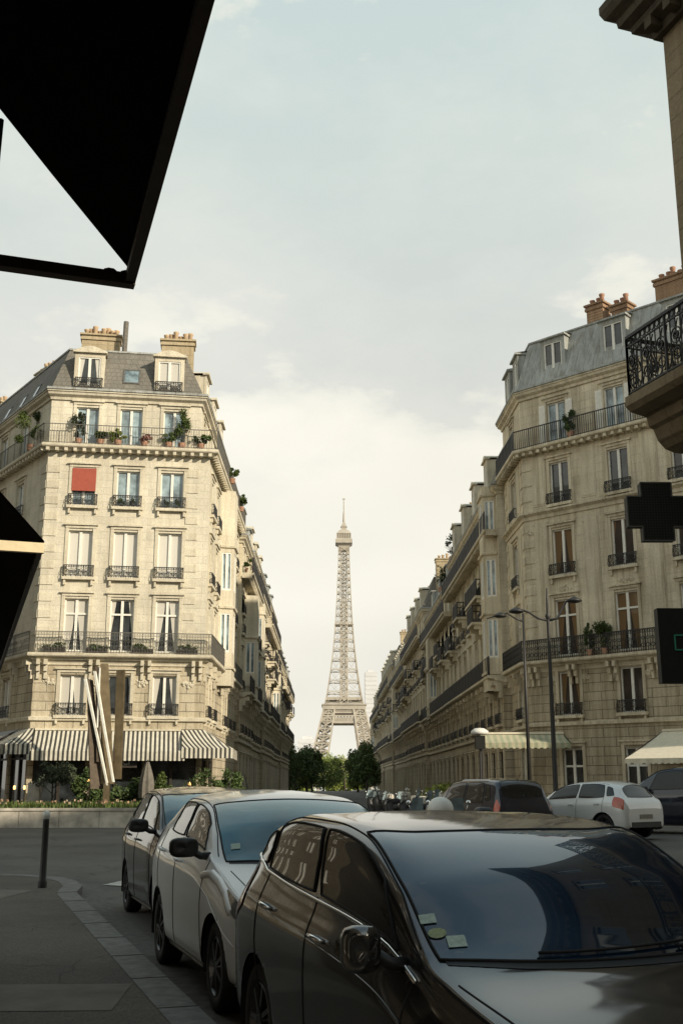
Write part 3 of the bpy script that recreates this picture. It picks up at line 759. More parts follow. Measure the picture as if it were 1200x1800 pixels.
# near right building (edge, cornice, balcony at frame edge)
dS = V((.3090, -.9511)); pS = V((.9511, .3090))      # side street direction (towards us) and across it
NR0 = V((5.96, 17.0)); 
NFP = [tuple(NR0), tuple(NR0+dS*24.4), tuple(NR0+dS*24.4+pS*30), tuple(NR0+pS*30)]  # unseen depth extended to shade the right cars, length cut to let sun through
nb = empty('near_corner_building', (5.96, 17, 0), 'brown stone building with ironwork balcony cut off by the right edge of the photo', 'building')
m = MB(); fN = Fr(NFP[0], NFP[1]); fQ = Fr(NFP[3], NFP[0]); ops = []
bz = [(4.2, 6.6), (8.1, 10.9), (12, 13.9)]
for s in (2.4, 5.4, 8.4, 11.4, 14.4, 17.4, 20.4): ops += [(s-.6, s+.6, a, b) for a, b in bz]+[(s-1, s+1, .4, 3.1)]
wall_edge(m, fN, -.2, 15.2, ops); opq = [(s-.6, s+.6, a, b) for s in (3, 6, 9, 12, 15, 18, 21, 24, 27) for a, b in bz]
wall_edge(m, fQ, -.2, 15.2, opq)
for i in (1, 2): wall_edge(m, Fr(NFP[i], NFP[i+1]), -.2, 15.2, [])
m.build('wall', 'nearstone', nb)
for a, b, c, d in ops: add_window(nb, fN.mat((a+b)/2, -.16, c), b-a, d-c, 'pane', frame='white' if c > 1 else 'shop')
for a, b, c, d in opq: add_window(nb, fQ.mat((a+b)/2, -.16, c), b-a, d-c, 'pane')
m = MB()
sweep_closed(m, NFP, [(0, 14.75), (.12, 14.75), (.15, 14.9), (.38, 15.0), (.40, 15.12), (.55, 15.2), (.57, 15.35), (.72, 15.45), (.78, 15.6), (.78, 15.75), (0, 15.8)])
for i in range(42): fN.box(m, i*.55, i*.55+.2, .15, .38, 14.93-.12, 15.02)
for i in range(54): fQ.box(m, i*.55, i*.55+.2, .15, .38, 14.93-.12, 15.02)
m.build('cornice', 'darkstone', nb)
m = MB(); sweep_closed(m, NFP, [(.2, 15.8), (-1.6, 19.4), (-2.4, 19.8)]); t_ = offset_poly(NFP, -2.4); m.face([(*p, 19.8) for p in t_]); m.build('roof', 'zinc', nb)
m = MB(); bp = [tuple(NR0-dS*.25), tuple(NR0+dS*7.5)]
prof = [(0, 7.0), (.25, 7.0), (.42, 7.05), (.55, 7.18), (.62, 7.36), (.70, 7.40), (.74, 7.56), (1.04, 7.62), (1.12, 7.70), (1.12, 7.86), (0, 7.86)]
sweep_open(m, bp, prof)
bo = m.build('balcony', 'nearstone', nb)
for i in range(4):
    m = MB(); t = .6+i*2.1
    for d, z0_, z1_ in ((.62, 6.75, 7.1), (.45, 6.45, 6.75), (.28, 6.1, 6.45)): fN.box(m, t, t+.28, 0, d, z0_, z1_)
    m.build('bracket', 'nearstone', bo)
m = MB(); q0 = NR0-dS*.2-pS*1.06; q1 = NR0+dS*7.45-pS*1.06
railing(m, [tuple(NR0-dS*.2), tuple(q0), tuple(q1), tuple(NR0+dS*7.45)], 7.86, 1.02, .018, .13, 'ornate', .05); m.build('railing', 'iron', bo)

def plain_block(name, label, fp, h, st, nrows, edge_ids):
    r0 = empty(name, (*fp[0], 0), label, 'building'); m = MB(); todo = []
    for i in range(4):
        f = Fr(fp[i], fp[(i+1) % 4]); ops = []
        if i in edge_ids:
            n = int(f.L/3)
            for k in range(n):
                s = (k+.5)*f.L/n
                for z in nrows: ops.append((s-.6, s+.6, z, z+2.2)); todo.append((f, s, z))
        wall_edge(m, f, -.2, h, ops)
    m.build('wall', st, r0)
    m = MB(); sweep_closed(m, fp, [(0, h-.4), (.3, h-.2), (.4, h), (.4, h+.1), (0, h+.1), (-1.3, h+2.8)]); t = offset_poly(fp, -1.3); m.face([(*p, h+2.8) for p in t]); m.build('roof', 'slate', r0)
    for f, s, z in todo: add_window(r0, f.mat(s, -.16, z), 1.2, 2.2, 'pane')
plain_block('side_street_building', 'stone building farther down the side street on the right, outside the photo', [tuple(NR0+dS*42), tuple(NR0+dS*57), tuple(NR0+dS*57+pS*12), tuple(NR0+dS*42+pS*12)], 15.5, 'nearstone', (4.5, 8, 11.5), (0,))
plain_block('added_crossroads_building', 'unseen dark stone block added across the crossroads for the car reflections', [(-46, 34), (-24, 34), (-29, 60), (-50, 60)], 24, 'darkstone', (1, 4.5, 8, 11.5, 15.5), (0, 1))  # unseen block added to give the car windows a facade to reflect
plain_block('added_street_end_building', 'unseen stone block added behind the camera to hide the bright horizon', [(30, -52), (30, -42), (-34, -42), (-34, -52)], 19, 'nearstone', (1, 4.5, 8, 11.5, 15), (1,))  # unseen block added to keep the white horizon out of the car reflections
# pharmacy signs
def cross_sign(c, half, arm, th, rot):
    m = MB(); R_ = Matrix.Rotation(rot, 3, 'Z'); c = V(c)
    def bx(x0, x1, z0, z1, e=0): m.obox(c+R_@V((x0, -th/2-e, z0)), R_@V((x1-x0, 0, 0)), R_@V((0, th+2*e, 0)), V((0, 0, z1-z0)))
    bx(-arm, arm, -half, half); bx(-half, -arm, -arm, arm, 0); bx(arm, half, -arm, arm, 0)
    return m, bx
r0 = empty('pharmacy_cross', (5.16, 16.8, 5.9), 'upper unlit dark pharmacy cross sticking out from the right wall', 'sign', 'dark pharmacy signs at the right edge')
m, _ = cross_sign((5.16, 16.8, 5.9), .47, .245, .16, 0); m.build('cross_panel', 'cross', r0)
m = MB(); a_, h_ = .245, .47
ol = [(-a_, -h_), (a_, -h_), (a_, -a_), (h_, -a_), (h_, a_), (a_, a_), (a_, h_), (-a_, h_), (-a_, a_), (-h_, a_), (-h_, -a_), (-a_, -a_), (-a_, -h_)]
for (p, q), (r_, s_) in zip(ol, ol[1:]): m.beam((5.16+p, 16.715, 5.9+q), (5.16+r_, 16.715, 5.9+s_), .022)
m.build('casing_edge', 'iron_grey', r0)
m = MB()
for i in range(-10, 11):
    for k in range(-10, 11):
        if min(abs(i), abs(k)) <= 5: m.box((5.16+i*.043-.006, 16.712, 5.9+k*.043-.006), (5.16+i*.043+.006, 16.719, 5.9+k*.043+.006))
m.build('led_grid', 'plastic', r0)
m = MB(); m.tube([(5.6, 16.8, 5.9), (6.3, 16.85, 5.9)], .03, 8); m.build('bracket', 'iron', r0)
r0 = empty('pharmacy_sign', (5.5, 16.4, 3.7), 'lower dark pharmacy sign box with a faint green cross outline', 'sign', 'dark pharmacy signs at the right edge')
m = MB(); m.box((4.93, 16.32, 3.18), (6.02, 16.5, 4.30)); m.build('sign_box', 'cross', r0)
m = MB(); cx, cz = 5.46, 3.78; h_, a_ = .30, .11
pl = [(-a_, -h_), (a_, -h_), (a_, -a_), (h_, -a_), (h_, a_), (a_, a_), (a_, h_), (-a_, h_), (-a_, a_), (-h_, a_), (-h_, -a_), (-a_, -a_), (-a_, -h_)]
for (p, q), (r_, s_) in zip(pl, pl[1:]): m.beam((cx+p, 16.305, cz+q), (cx+r_, 16.305, cz+s_), .018)
m.build('cross_outline', 'green_led', r0)
m = MB(); m.tube([(6.0, 16.4, 3.8), (6.35, 16.4, 3.8)], .03, 8); m.build('bracket', 'iron', r0)

# near left building with awnings (its wall stands just outside the frame)
T1 = V((-.47, 2.43)); pL = -pS; proj = 1.25; NL0 = T1+pL*proj
LW = [tuple(NL0-dS*9.9), tuple(NL0-dS*9.9+pL*9), tuple(NL0+dS*14+pL*9), tuple(NL0+dS*14)]
lb = empty('cafe_building', (*NL0, 0), 'shaded café building holding the black awnings at the left edge', 'building')
m = MB(); fl = Fr(LW[3], LW[0])
n_ = 4
for i in range(4):
    f = Fr(LW[i], LW[(i+1) % 4])
    if i == 3: ops = [(s-.8, s+.8, .3, 2.6) for s in (3, 6, 9, 12, 15, 18, 21)] + [(s-.6, s+.6, a, b) for s in (3, 6, 9, 12, 15, 18, 21) for a, b in ((5, 7), (8.1, 10.4), (11.5, 13.6), (15, 17))]; wall_edge(m, f, -.1, 18, ops); fo = f; oo = ops
    else: wall_edge(m, f, -.1, 18, [])
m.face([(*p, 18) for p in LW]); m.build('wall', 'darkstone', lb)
m = MB(); fo.box(m, .05, fo.L-.05, .003, .10, 2.62, 4.4)
for a, b in [(.05, 2.15)]+[(q+.85, q+2.15) for q in (3, 6, 9, 12, 15, 18)]+[(21.85, fo.L-.05)]: fo.box(m, a, b, .003, .10, .1, 2.62)
m.build('added_shopfront', 'shop', lb)  # unseen dark panels added to darken what the car sides reflect
for a, b, c, d in oo: add_window(lb, fo.mat((a+b)/2, -.16, c), b-a, d-c, 'pane')
def slant_awning(label, s0, s1, zt, rise, bars, name='cafe_awning', bw=.026, dS=dS):
    a = T1-dS*s0; b = T1-dS*s1
    r = empty(name, (*a, zt), label, 'awning', 'black café awnings at the left edge')
    m = MB(); ns = 6
    g = []
    for i in range(ns+1):
        q = i/ns; off = proj*q; z = zt+rise*q**1.0-.05*sin(pi*q)
        g.append([(*(a+pL*off), z), (*(b+pL*off), z)])
    m.grid(g); m.grid([[(x, y_, z+.012) for x, y_, z in row] for row in g][::-1])
    m.build('canopy', 'black_cloth', r)
    m = MB(); m.beam((*(a+pL*.012), zt-.012), (*(b+pL*.012), zt-.012), .024, .024); m.build('front_bar', 'brown_metal', r)
    for k, (e, mt) in enumerate(bars):
        p = a if e == 0 else b; sg = dS*(.0)
        m = MB(); m.beam((*(p+pL*.0), zt-bw/2), (*(p+pL*proj), zt-bw/2), .03, bw)
        for q in (.02, .06): m.lathe([(.001, .0), (.016, .0), (.016, .02), (.001, .02)], (*(p+pL*q), zt-bw/2), 8)
        m.build('side_arm', mt, r)
    return r
AW1 = slant_awning('black awning overhead in the upper left corner with brown side bar', -3.5, 0, 2.925, 1.55, [(1, 'brown_metal')], bw=.028, dS=V((.283, -.959)))
slant_awning('black awning at left edge ending in a sunlit cream bar', 3.08, 9.85, 2.9, 1.45, [(0, 'cream_metal'), (1, 'cream_metal')], bw=.05)
r = MB(); q = T1+pL*.335; r.tube([(*q, 3.28), (*q, 3.12), (*q, 3.05)], [.008, .006, .002], 6)
r.build('cord', 'black_cloth', AW1)

# ------------------------------------------------------------------ ground
def gz(x, y):
    s = max(0, min(1, (x-4.0)/5)); s = s*s*(3-2*s)
    z = .32*s*max(0, min(1, (y-15)/8))
    if y > 255:
        t = min(1, (y-255)/500); z -= 41*t
    return z
def axis(a, b, fine0, fine1, st, cs):
    r = []; x = a
    while x < b:
        r.append(x); x += st if fine0 <= x < fine1 else cs
    r.append(b); return r
xs = axis(-2500, 2500, -40, 40, 2, 82); ys = axis(-300, 3000, -30, 60, 2, 15)
m = MB(); m.grid([[(x, y_, gz(x, y_)) for x in xs] for y_ in ys])
o = m.build('road', 'asphalt', smooth=True); tag(o, kind='structure')
# near pavement with rounded corner
kl = lambda Y: V((-.98+(8.83-Y)*.3256, Y))
edge = [V((8.0, -18.7)), kl(0), kl(6), kl(12), kl(17.6), V((-3.98, 18.7)), V((-4.28, 19.6)), V((-4.72, 20.35)), V((-5.4, 20.9)), V((-6.3, 21.15)), V((-9, 21.2)), V((-40, 21.2))]
def strip(name, e, d0, d1, z, mat, top=True, kind='structure', skirt=None):
    m = MB(); n = len(e); L_, R_ = [], []
    for i in range(n):
        t = (e[min(i+1, n-1)]-e[max(i-1, 0)]).normalized(); nn = V((t.y, -t.x))
        L_.append(e[i]+nn*d0); R_.append(e[i]+nn*d1)
    for i in range(n-1):
        m.face([(*L_[i], z), (*L_[i+1], z), (*R_[i+1], z), (*R_[i], z)])
        if skirt is not None: m.face([(*R_[i], z), (*R_[i+1], z), (*R_[i+1], skirt), (*R_[i], skirt)])
    o = m.build(name, mat); tag(o, kind=kind); return o
m = MB(); m.face([(p.x, p.y, .126) for p in edge]+[(-40, -18.7, .126)]); tag(m.build('pavement', 'pavement'), kind='structure')
strip('kerb', edge, -.30, .0, .131, 'kerb', skirt=-.01)
strip('gutter', edge, .0, .42, .006, 'gutter')
# joints across the kerb
m = MB()
for q in range(15):
    t = edge[1]+(edge[4]-edge[1])*(q/14); c = V((t.x, t.y)); n2 = pS*-1
    m.beam((*(c+pS*.002), .1335), (*(c+n2*.30), .1335), .012, .003)
tag(m.build('kerb_joints', 'soil'), kind='structure')
m = MB()
def slab(p0, p1, w, z, mb):
    p0, p1 = V(p0), V(p1); t = (p1-p0).normalized(); nn = V((t.y, -t.x))*w
    mb.face([(*p0, z), (*p1, z), (*(p1+nn), z), (*(p0+nn), z)])
slab((-7.5, 9.55), (-1.62, 9.75), 1.1, .130, m); slab((-9.5, 18.6), (-4.55, 17.9), 1.5, .130, m)  # paler colour stands in for strips of light across the pavement
tag(m.build('painted_bright_strip', 'paleslab'), kind='structure')
m = MB(); m.face([(-3.95, 20.2, .012), (-3.6, 20.0, .012), (-3.3, 21.5, .012), (-3.62, 21.7, .012)]); m.face([(1.2, 26, .012), (1.45, 26, .012), (.6, 31, .012), (.4, 31, .012)])
tag(m.build('road_marking', 'markp'), kind='structure')
# pavements along the avenue and island
def pave(name, pts, z=.12):
    m = MB(); m.face([(x, y_, z+gz(x, y_)) for x, y_ in pts]); n = len(pts)
    for i in range(n):
        a, b = pts[i], pts[(i+1) % n]; m.face([(*a, z+gz(*a)), (*b, z+gz(*b)), (*b, gz(*b)-.05), (*a, gz(*a)-.05)])
    tag(m.build(name, 'paleslab'), kind='structure')
pave('terrace_pavement', [(-40, 49.3), (-4.2, 49.3), (-3.4, 52), (-3.0, 56), (-3.0, 168), (-6, 168), (-6, 90), (-40, 90)])
pave('right_pavement', [(7.0, 50.5), (11, 47.5), (20, 38.3), (24, 42), (11, 56), (9.4, 60), (9.4, 240), (6.4, 240), (6.4, 58)])
pave('near_right_pavement', [tuple(NR0-pS*1.6-dS*1.5), tuple(NR0-pS*1.6+dS*34), tuple(NR0+dS*34), tuple(NR0+dS*0), tuple(NR0+pS*12), tuple(NR0+pS*12-dS*1.5)])
# ------------------------------------------------------------------ planter island
r0 = empty('planter_wall', (-13, 45.7, 0), 'long low stained concrete planter wall across the road', 'wall')
m = MB(); pw = [(-30, 45.4), (-8.5, 45.7), (-6.2, 46.1), (-5.0, 47.2), (-4.9, 48.4)]
sweep_open(m, pw, [(-.3, -.02), (0, -.02), (.0, .64), (.05, .66), (.05, .76), (-.3, .76), (-.3, -.02)]); m.build('wall', 'concrete', r0)
m = MB()
for q in range(18):
    x = -30+q*1.6; m.beam((x, 45.4+(x+30)*.014-.004, 0), (x, 45.4+(x+30)*.014-.004, .64), .02, .006)
m.build('wall_joint', 'soil', r0)
m = MB(); m.face([(-30, 45.7, .70), (-8.5, 46.0, .70), (-6.3, 46.4, .70), (-5.3, 47.3, .70), (-5.2, 48.4, .70), (-5.2, 49.2, .70), (-30, 49.2, .70)]); tag(m.build('flower_bed_soil', 'soil'), kind='structure')
m = MB(); rnd = random.Random(3)
for i in range(5200):
    x = rnd.uniform(-24, -5.5); y_ = rnd.uniform(45.9+(x+30)*.012, 48.9); h = rnd.uniform(.10, .34); a = rnd.uniform(0, pi); s = .045
    m.face([(x-s*cos(a), y_-s*sin(a), .70), (x+s*cos(a), y_+s*sin(a), .70), (x+rnd.uniform(-.08, .08), y_+rnd.uniform(-.08, .08), .72+h)])
tag(m.build('bedding_plants', 'leafG'), 'low green bedding plants along the planter', 'plants', kind='stuff')
m = MB()
for i in range(170):
    x = rnd.uniform(-24, -5.5); y_ = rnd.uniform(46.1, 47.4); z = .90+rnd.uniform(0, .16); s = rnd.uniform(.025, .05)
    for q in range(3):
        a = rnd.uniform(0, pi); m.face([(x-s*cos(a), y_-s*sin(a), z-s), (x+s*cos(a), y_+s*sin(a), z-s), (x+s*cos(a), y_+s*sin(a), z+s), (x-s*cos(a), y_-s*sin(a), z+s)])
tag(m.build('small_flowers', 'flowers'), 'pale and red small flowers dotted over the bed', 'flowers', kind='stuff')
# sculpture
r0 = empty('metal_sculpture', (-9.2, 47, .7), 'tall abstract sculpture of leaning metal blades in the flower bed', 'sculpture')
def blade(p, q, w0, w1, th, mat, ang=0, nm='blade'):
    m = MB(); p, q = V(p), V(q); x = V((cos(ang), sin(ang), 0)); y2 = V((-sin(ang), cos(ang), 0))
    c = [p-x*w0/2-y2*th/2, p+x*w0/2-y2*th/2, p+x*w0/2+y2*th/2, p-x*w0/2+y2*th/2]; d = [q-x*w1/2-y2*th/2, q+x*w1/2-y2*th/2, q+x*w1/2+y2*th/2, q-x*w1/2+y2*th/2]
    m.face(c[::-1]); m.face(d)
    for i in range(4): m.face([c[i], c[(i+1) % 4], d[(i+1) % 4], d[i]])
    m.build(nm, mat, r0)
blade((-9.66, 47.1, 1.5), (-10.18, 47.1, 6.0), .55, .25, .12, 'dark_bronze', .5)
blade((-9.18, 46.95, 1.65), (-10.33, 46.9, 6.02), .07, .10, .12, 'steel', -.2)
blade((-8.93, 46.9, 1.78), (-9.95, 46.9, 6.35), .07, .10, .12, 'steel', -.2)
blade((-9.25, 47.25, 1.7), (-9.62, 47.2, 6.7), .55, .34, .14, 'bronze', .2)
blade((-8.85, 47.3, 1.9), (-8.92, 47.3, 6.45), .34, .38, .12, 'bronze', -.35)
blade((-9.62, 47.0, 2.6), (-9.88, 47.0, 6.55), .16, .16, .1, 'dark_bronze', .3)
blade((-9.72, 46.93, 4.0), (-9.74, 46.93, 6.5), .05, .06, .06, 'steel', 0)
blade((-9.22, 47.0, .65), (-9.22, 47.0, 1.75), .26, .22, .2, 'bronze', 0, 'base')
# olive, parasols, shrubs
tree('olive_tree', 'small round olive tree in a pot at the left end of the terrace', (-12.1, 49.6, .12), 2.75, 1.0, 'leafO', 1.95, .72, 2200, .06, 5, None, .06)
m = MB(); m.box((-13.25, 49.9, .12), (-12.75, 50.35, 1.75)); tag(m.build('menu_board', 'concrete'), 'pale upright panel beside the olive tree on the terrace', 'panel')
def parasol():
    r0 = empty('closed_parasol', (-8.05, 50, .12), 'closed dark parasol, left of two, behind the flower bed', 'parasol', 'closed parasols on the terrace')
    m = MB(); m.tube([(-8.05, 50, .12), (-8.05, 50, 2.75)], .03, 8); m.lathe([(.001, 0), (.3, 0), (.28, .08), (.001, .08)], (-8.05, 50, .12), 12); m.build('pole', 'iron', r0)
    m = MB(); n = 16; g = []
    for j in range(9):
        q = j/8; rr = .06+.24*sin(q*pi*.62); z = 2.65-q*1.55
        g.append([(-8.05+rr*(1+.22*(k % 2))*cos(2*pi*k/n), 50+rr*(1+.22*(k % 2))*sin(2*pi*k/n), z) for k in range(n+1)])
    m.grid(g); m.build('canopy', 'parasol', r0)
    return r0
pa = parasol(); pb = dup(pa); pb.location = (-6.65, 50.1, .12); pb['label'] = 'closed dark parasol, right of two, behind the flower bed'
for i, (x_, y_, h_, r_) in enumerate([(-15.5, 49.9, 1.5, .9), (-10.9, 50.2, 1.9, .8), (-10.0, 49.8, 1.3, .6), (-7.35, 50.4, 1.7, .7), (-5.6, 50.3, 2.0, .8), (-4.5, 51.2, 2.1, .7), (-17.6, 50.2, 1.6, .9), (-8.9, 50.6, 1.6, .7)]):
    rr = empty('potted_shrub', (x_, y_, .12), ['bushy dark shrub left of the olive tree', 'taller dark shrub right of the olive tree', 'low dark shrub at the foot of the sculpture', 'dark shrub between the two closed parasols', 'dark shrub right of the closed parasols',
        'dark shrub at the street corner end of the terrace', 'dark shrub at the far left end of the terrace', 'dark shrub behind the sculpture, left of the closed parasols'][i], 'shrub', 'dark shrubs on the café terrace')
    m = MB(); m.lathe([(.001, 0), (.28, 0), (.36, .5), (.32, .5), (.3, .4), (.001, .4)], (x_, y_, .12), 12); m.build('pot', 'concrete', rr)
    m = MB(); foliage(m, (x_, y_, .5+h_*.45), r_*1.15, r_*.8, h_*.56, 2400, .07, 16, 60+i); m.build('leaves', 'leafD' if i % 3 else 'leafG', rr)
# terrace lights (small lit lamps)
for i, (x_, z_) in enumerate([(-14.2, 1.55), (-13.75, 1.55), (-10.9, 1.85), (-6.3, 1.7), (-13.55, 3.0)]):
    rr = empty('terrace_lamp', (x_, 51.2, z_), ['small lit lamp, leftmost of the pair left of the olive tree', 'small lit lamp, right one of the pair left of the olive tree', 'small lit lamp under the awning left of the sculpture', 'small lit lamp between the closed parasols and the corner', 'warm lamp hanging under the left corner awning'][i], 'lamp', 'small lit lamps on the café terrace')
    m = MB(); m.lathe([(.001, -.1), (.05, -.08), (.055, 0), (.04, .07), (.001, .09)], (x_, 51.2, z_), 10); m.build('bulb', 'warm', rr, True)
    m = MB(); m.tube([(x_, 51.2, .12), (x_, 51.2, z_-.1)], .015, 6) if i < 4 else m.tube([(x_, 51.2, z_+.08), (x_, 51.2, 3.7)], .01, 6); m.build('stem', 'iron', rr)
# striped awnings
def plan_awning(label, pin, pout, zt, zb, val, mat='stripe', name='striped_awning', scallop=False, group='striped café awnings', valmat=None, bar=None, ends=True):
    pin = [V(p) for p in pin]; pout = [V(p) for p in pout]
    r = empty(name, (*pin[0], zt), label, 'awning', group)
    m = MB(); u = 0; v = MB()
    for i in range(len(pin)-1):
        L_ = (pout[i+1]-pout[i]).length; Li = (pin[i+1]-pin[i]).length; ns = 6; g = []; uv = []
        off = (L_-Li)/2
        for j in range(ns+1):
            q = j/ns; a = pin[i].lerp(pout[i], q); b = pin[i+1].lerp(pout[i+1], q); z = zt+(zb-zt)*q-.06*sin(pi*q)
            g.append([(*a, z), (*b, z)]); uv.append([(u+off*(1-q), z), (u+off+Li+(L_-off-Li)*q, z)])
        m.grid(g, uv)
        n = max(2, int(L_/.14))
        for k in range(n):
            t0, t1 = k/n, (k+1)/n; a = pout[i].lerp(pout[i+1], t0); b = pout[i].lerp(pout[i+1], t1); w0 = .02*sin(k*1.3); w1 = .02*sin((k+1)*1.3)
            nn = V(((pout[i+1]-pout[i]).y, -(pout[i+1]-pout[i]).x)).normalized()
            z0_ = zb-val-(.04 if (scallop and k % 2) else 0)
            v.face([(*(a+nn*w0), z0_), (*(b+nn*w1), z0_), (*(b+nn*.004), zb), (*(a+nn*.004), zb)], [(u+L_*t0, z0_), (u+L_*t1, z0_), (u+L_*t1, zb), (u+L_*t0, zb)])
        u += L_
    m.build('canopy', mat, r); v.build('valance', valmat or mat, r)
    if ends:
        for e in (0, -1):
            m = MB(); m.beam((*pin[e], zb), (*pout[e], zb), .04); m.beam((*pin[e], zt-.02), (*pout[e], zb-.02), .03); m.build('arm', 'iron', r)
    if bar:
        m = MB()
        for a, b in zip(pin, pin[1:]): m.beam((*a, zt+.05), (*b, zt+.05), .12, .09)
        m.build('cassette', bar, r)
    return r
fp = lambda s, d: f0.p(s, d, 0).xy
plan_awning('long central striped awning above the café terrace', [fp(.25, .06), fp(6.95, .06)], [fp(.1, 1.3), fp(7.15, 1.3)], 4.12, 3.15, .42, bar='trimL')
fl1 = Fr(LFP[1], LFP[2])
plan_awning('striped awning wrapping the right street corner of the café', [fp(6.98, .05), (fp(8.0, .05)+V((.05, 0))), fl1.p(3.5, .05, 0).xy], [fp(7.0, 1.35), fp(9.35, 1.35), fl1.p(3.9, 1.35, 0).xy], 4.18, 3.3, .45)
plan_awning('striped awning at the left corner of the café', [f4.p(f4.L-1.4, .05, 0).xy, V(A)+V((-.02, -.05)), fp(.2, .05)], [f4.p(f4.L-1.2, 1.3, 0).xy, V(A)+V((-.75, -1.45)), fp(.3, 1.3)], 4.2, 3.45, .45)
plan_awning('plain grey awning on the shaded left flank of the café', [f4.p(f4.L-9, .05, 0).xy, f4.p(f4.L-1.45, .05, 0).xy], [f4.p(f4.L-9, 1.7, 0).xy, f4.p(f4.L-1.2, 1.7, 0).xy], 4.2, 3.45, .5, 'grey_cloth', 'grey_awning', group=None)
# cafe name board
r0 = empty('name_board', (-10.4, 50.7, 2.8), 'dark café name board with pale lettering under the central awning', 'sign')
m = MB(); f0.box(m, 3.0, 5.0, .9, .95, 2.42, 2.95); m.build('board', 'shop', r0)
cu = bpy.data.curves.new('lettering', 'FONT'); cu.body = "'N VINCI"; cu.size = .36; cu.extrude = .006
to = bpy.data.objects.new('lettering', cu); COL.objects.link(to); to.matrix_basis = Matrix.Translation(f0.p(3.3, .958, 2.56)) @ Matrix.Rotation(f0.ang, 4, 'Z') @ Matrix.Rotation(pi/2, 4, 'X')
dg = bpy.context.evaluated_depsgraph_get(); me = bpy.data.meshes.new_from_object(to.evaluated_get(dg)); bpy.data.objects.remove(to)
me.materials.clear(); me.materials.append(M['whiteplastic'])
lo = bpy.data.objects.new('lettering', me); COL.objects.link(lo); lo.matrix_basis = Matrix.Translation(f0.p(3.3, .958, 2.56)) @ Matrix.Rotation(f0.ang, 4, 'Z') @ Matrix.Rotation(pi/2, 4, 'X'); parent(lo, r0)
# right awnings
plan_awning('pale green awning with scalloped edge before the brown corner block', [(7.15, 53.0), (11.0, 52.4)], [(6.95, 51.9), (11.15, 51.6)], 3.98, 3.55, .22, 'stripeG', 'scalloped_awning', True, None, bar='cream')
r0 = empty('awning_post', (7.2, 51.9, .2), 'slim post holding the left end of the pale green awning', 'post')
m = MB(); m.tube([(7.1, 52.0, .1), (7.1, 52.0, 3.55)], .04, 8); m.lathe([(.001, 0), (.09, 0), (.07, .1), (.04, .14), (.001, .14)], (7.1, 52, .1), 10); m.build('pole', 'iron', r0)
plan_awning('large cream awning on the right, above the parked cars', [fR.p(6.9, .06, 0).xy, fR.p(15, .06, 0).xy], [fR.p(6.3, 2.4, 0).xy, fR.p(15, 2.4, 0).xy], 3.95, 2.75, .2, 'cream', 'cream_awning', True, None, bar='cream')
r0 = empty('heater_lamp', (*fR.p(8.3, 2.0, 0).xy, 2.7), 'glowing orange heater tube under the cream awning', 'lamp')
m = MB(); m.tube([fR.p(10.2, 1.9, 2.72), fR.p(11.6, 1.9, 2.72)], .06, 8); m.build('tube', 'warm', r0)
m = MB(); fR.box(m, 10.1, 11.7, 1.8, 2.0, 2.8, 2.86); m.build('reflector', 'iron', r0)
# lantern with white cap
r0 = empty('capped_lantern', (7.05, 51.2, .2), 'black lantern box with a white domed cap left of the green awning', 'lantern')
m = MB(); m.tube([(6.9, 51.2, .1), (6.9, 51.2, 3.3)], .05, 8); m.build('pole', 'iron', r0)
m = MB(); m.box((6.68, 51.0, 3.25), (7.12, 51.4, 3.85)); m.build('box', 'cross', r0)
m = MB(); m.lathe([(.34, 3.9), (.42, 3.95), (.40, 4.06), (.22, 4.18), (.001, 4.2)], (6.9, 51.2, 0), 14); m.build('cap', 'whiteplastic', r0, True)

# street lamps
def lamp_head(m, p):
    m.lathe([(.001, .15), (.08, .12), (.27, .02), (.29, -.04), (.2, -.08), (.001, -.11)], p, 14)
r0 = empty('street_lamp', (8.0, 40, gz(8, 40)), 'tall black street lamp with two curved arms in front of the brown corner block', 'street lamp')
X = 8.03; Y = 40.0
m = MB(); m.tube([(X, Y, .2), (X, Y, 1.2), (X, Y, 1.3), (X, Y, 4.2), (X, Y, 7.6), (X, Y, 8.3), (X, Y, 8.75)], [.14, .12, .095, .08, .06, .045, .02], 12)
m.lathe([(.06, -.12), (.11, 0), (.06, .12)], (X, Y, 7.7), 10); m.build('pole', 'iron', r0, True)
for sx, ex, ez in ((-1, -1.15, 7.85), (1, 1.0, 8.25)):
    m = MB(); m.tube([(X, Y, 7.55), (X+sx*.35, Y, 7.62), (X+sx*.7, Y, ez), (X+ex, Y, ez+.15)], [.05, .045, .038, .035], 8); ar = m.build('arm', 'iron', r0, True)
    m = MB(); lamp_head(m, (X+ex, Y, ez+.05)); m.build('lamp_head', 'iron', ar, True)
X, Y = 8.45, 47.5
r0 = empty('street_lamp', (X, Y, .3), 'thin single arm street lamp left of the tall two armed one', 'street lamp')
m = MB(); m.tube([(X, Y, .2), (X, Y, 5), (X, Y, 8.95)], [.09, .07, .045], 10); m.build('pole', 'iron', r0, True)
m = MB(); m.tube([(X, Y, 8.6), (X-.3, Y, 8.7), (X-.7, Y, 8.95), (X-1.3, Y, 8.8), (X-1.6, Y, 8.7)], [.04, .04, .035, .03, .02], 8); ar = m.build('arm', 'iron', r0, True)
m = MB(); lamp_head(m, (X-1.0, Y, 8.85)); m.build('lamp_head', 'iron', ar, True)
# bollard
r0 = empty('bollard', (-4.55, 18.38, .126), 'slim black bollard with a white ball top at the kerb', 'bollard')
m = MB(); m.lathe([(.07, 0), (.075, .08), (.055, .12), (.05, 1.02), (.055, 1.04), (.03, 1.06)], (-4.55, 18.38, .126), 16); m.build('post', 'iron', r0, True)
m = MB(); m.lathe([(.03, 0), (.06, .03), (.065, .07), (.05, .12), (.001, .14)], (-4.55, 18.38, 1.17), 16); m.build('ball', 'whiteplastic', r0, True)

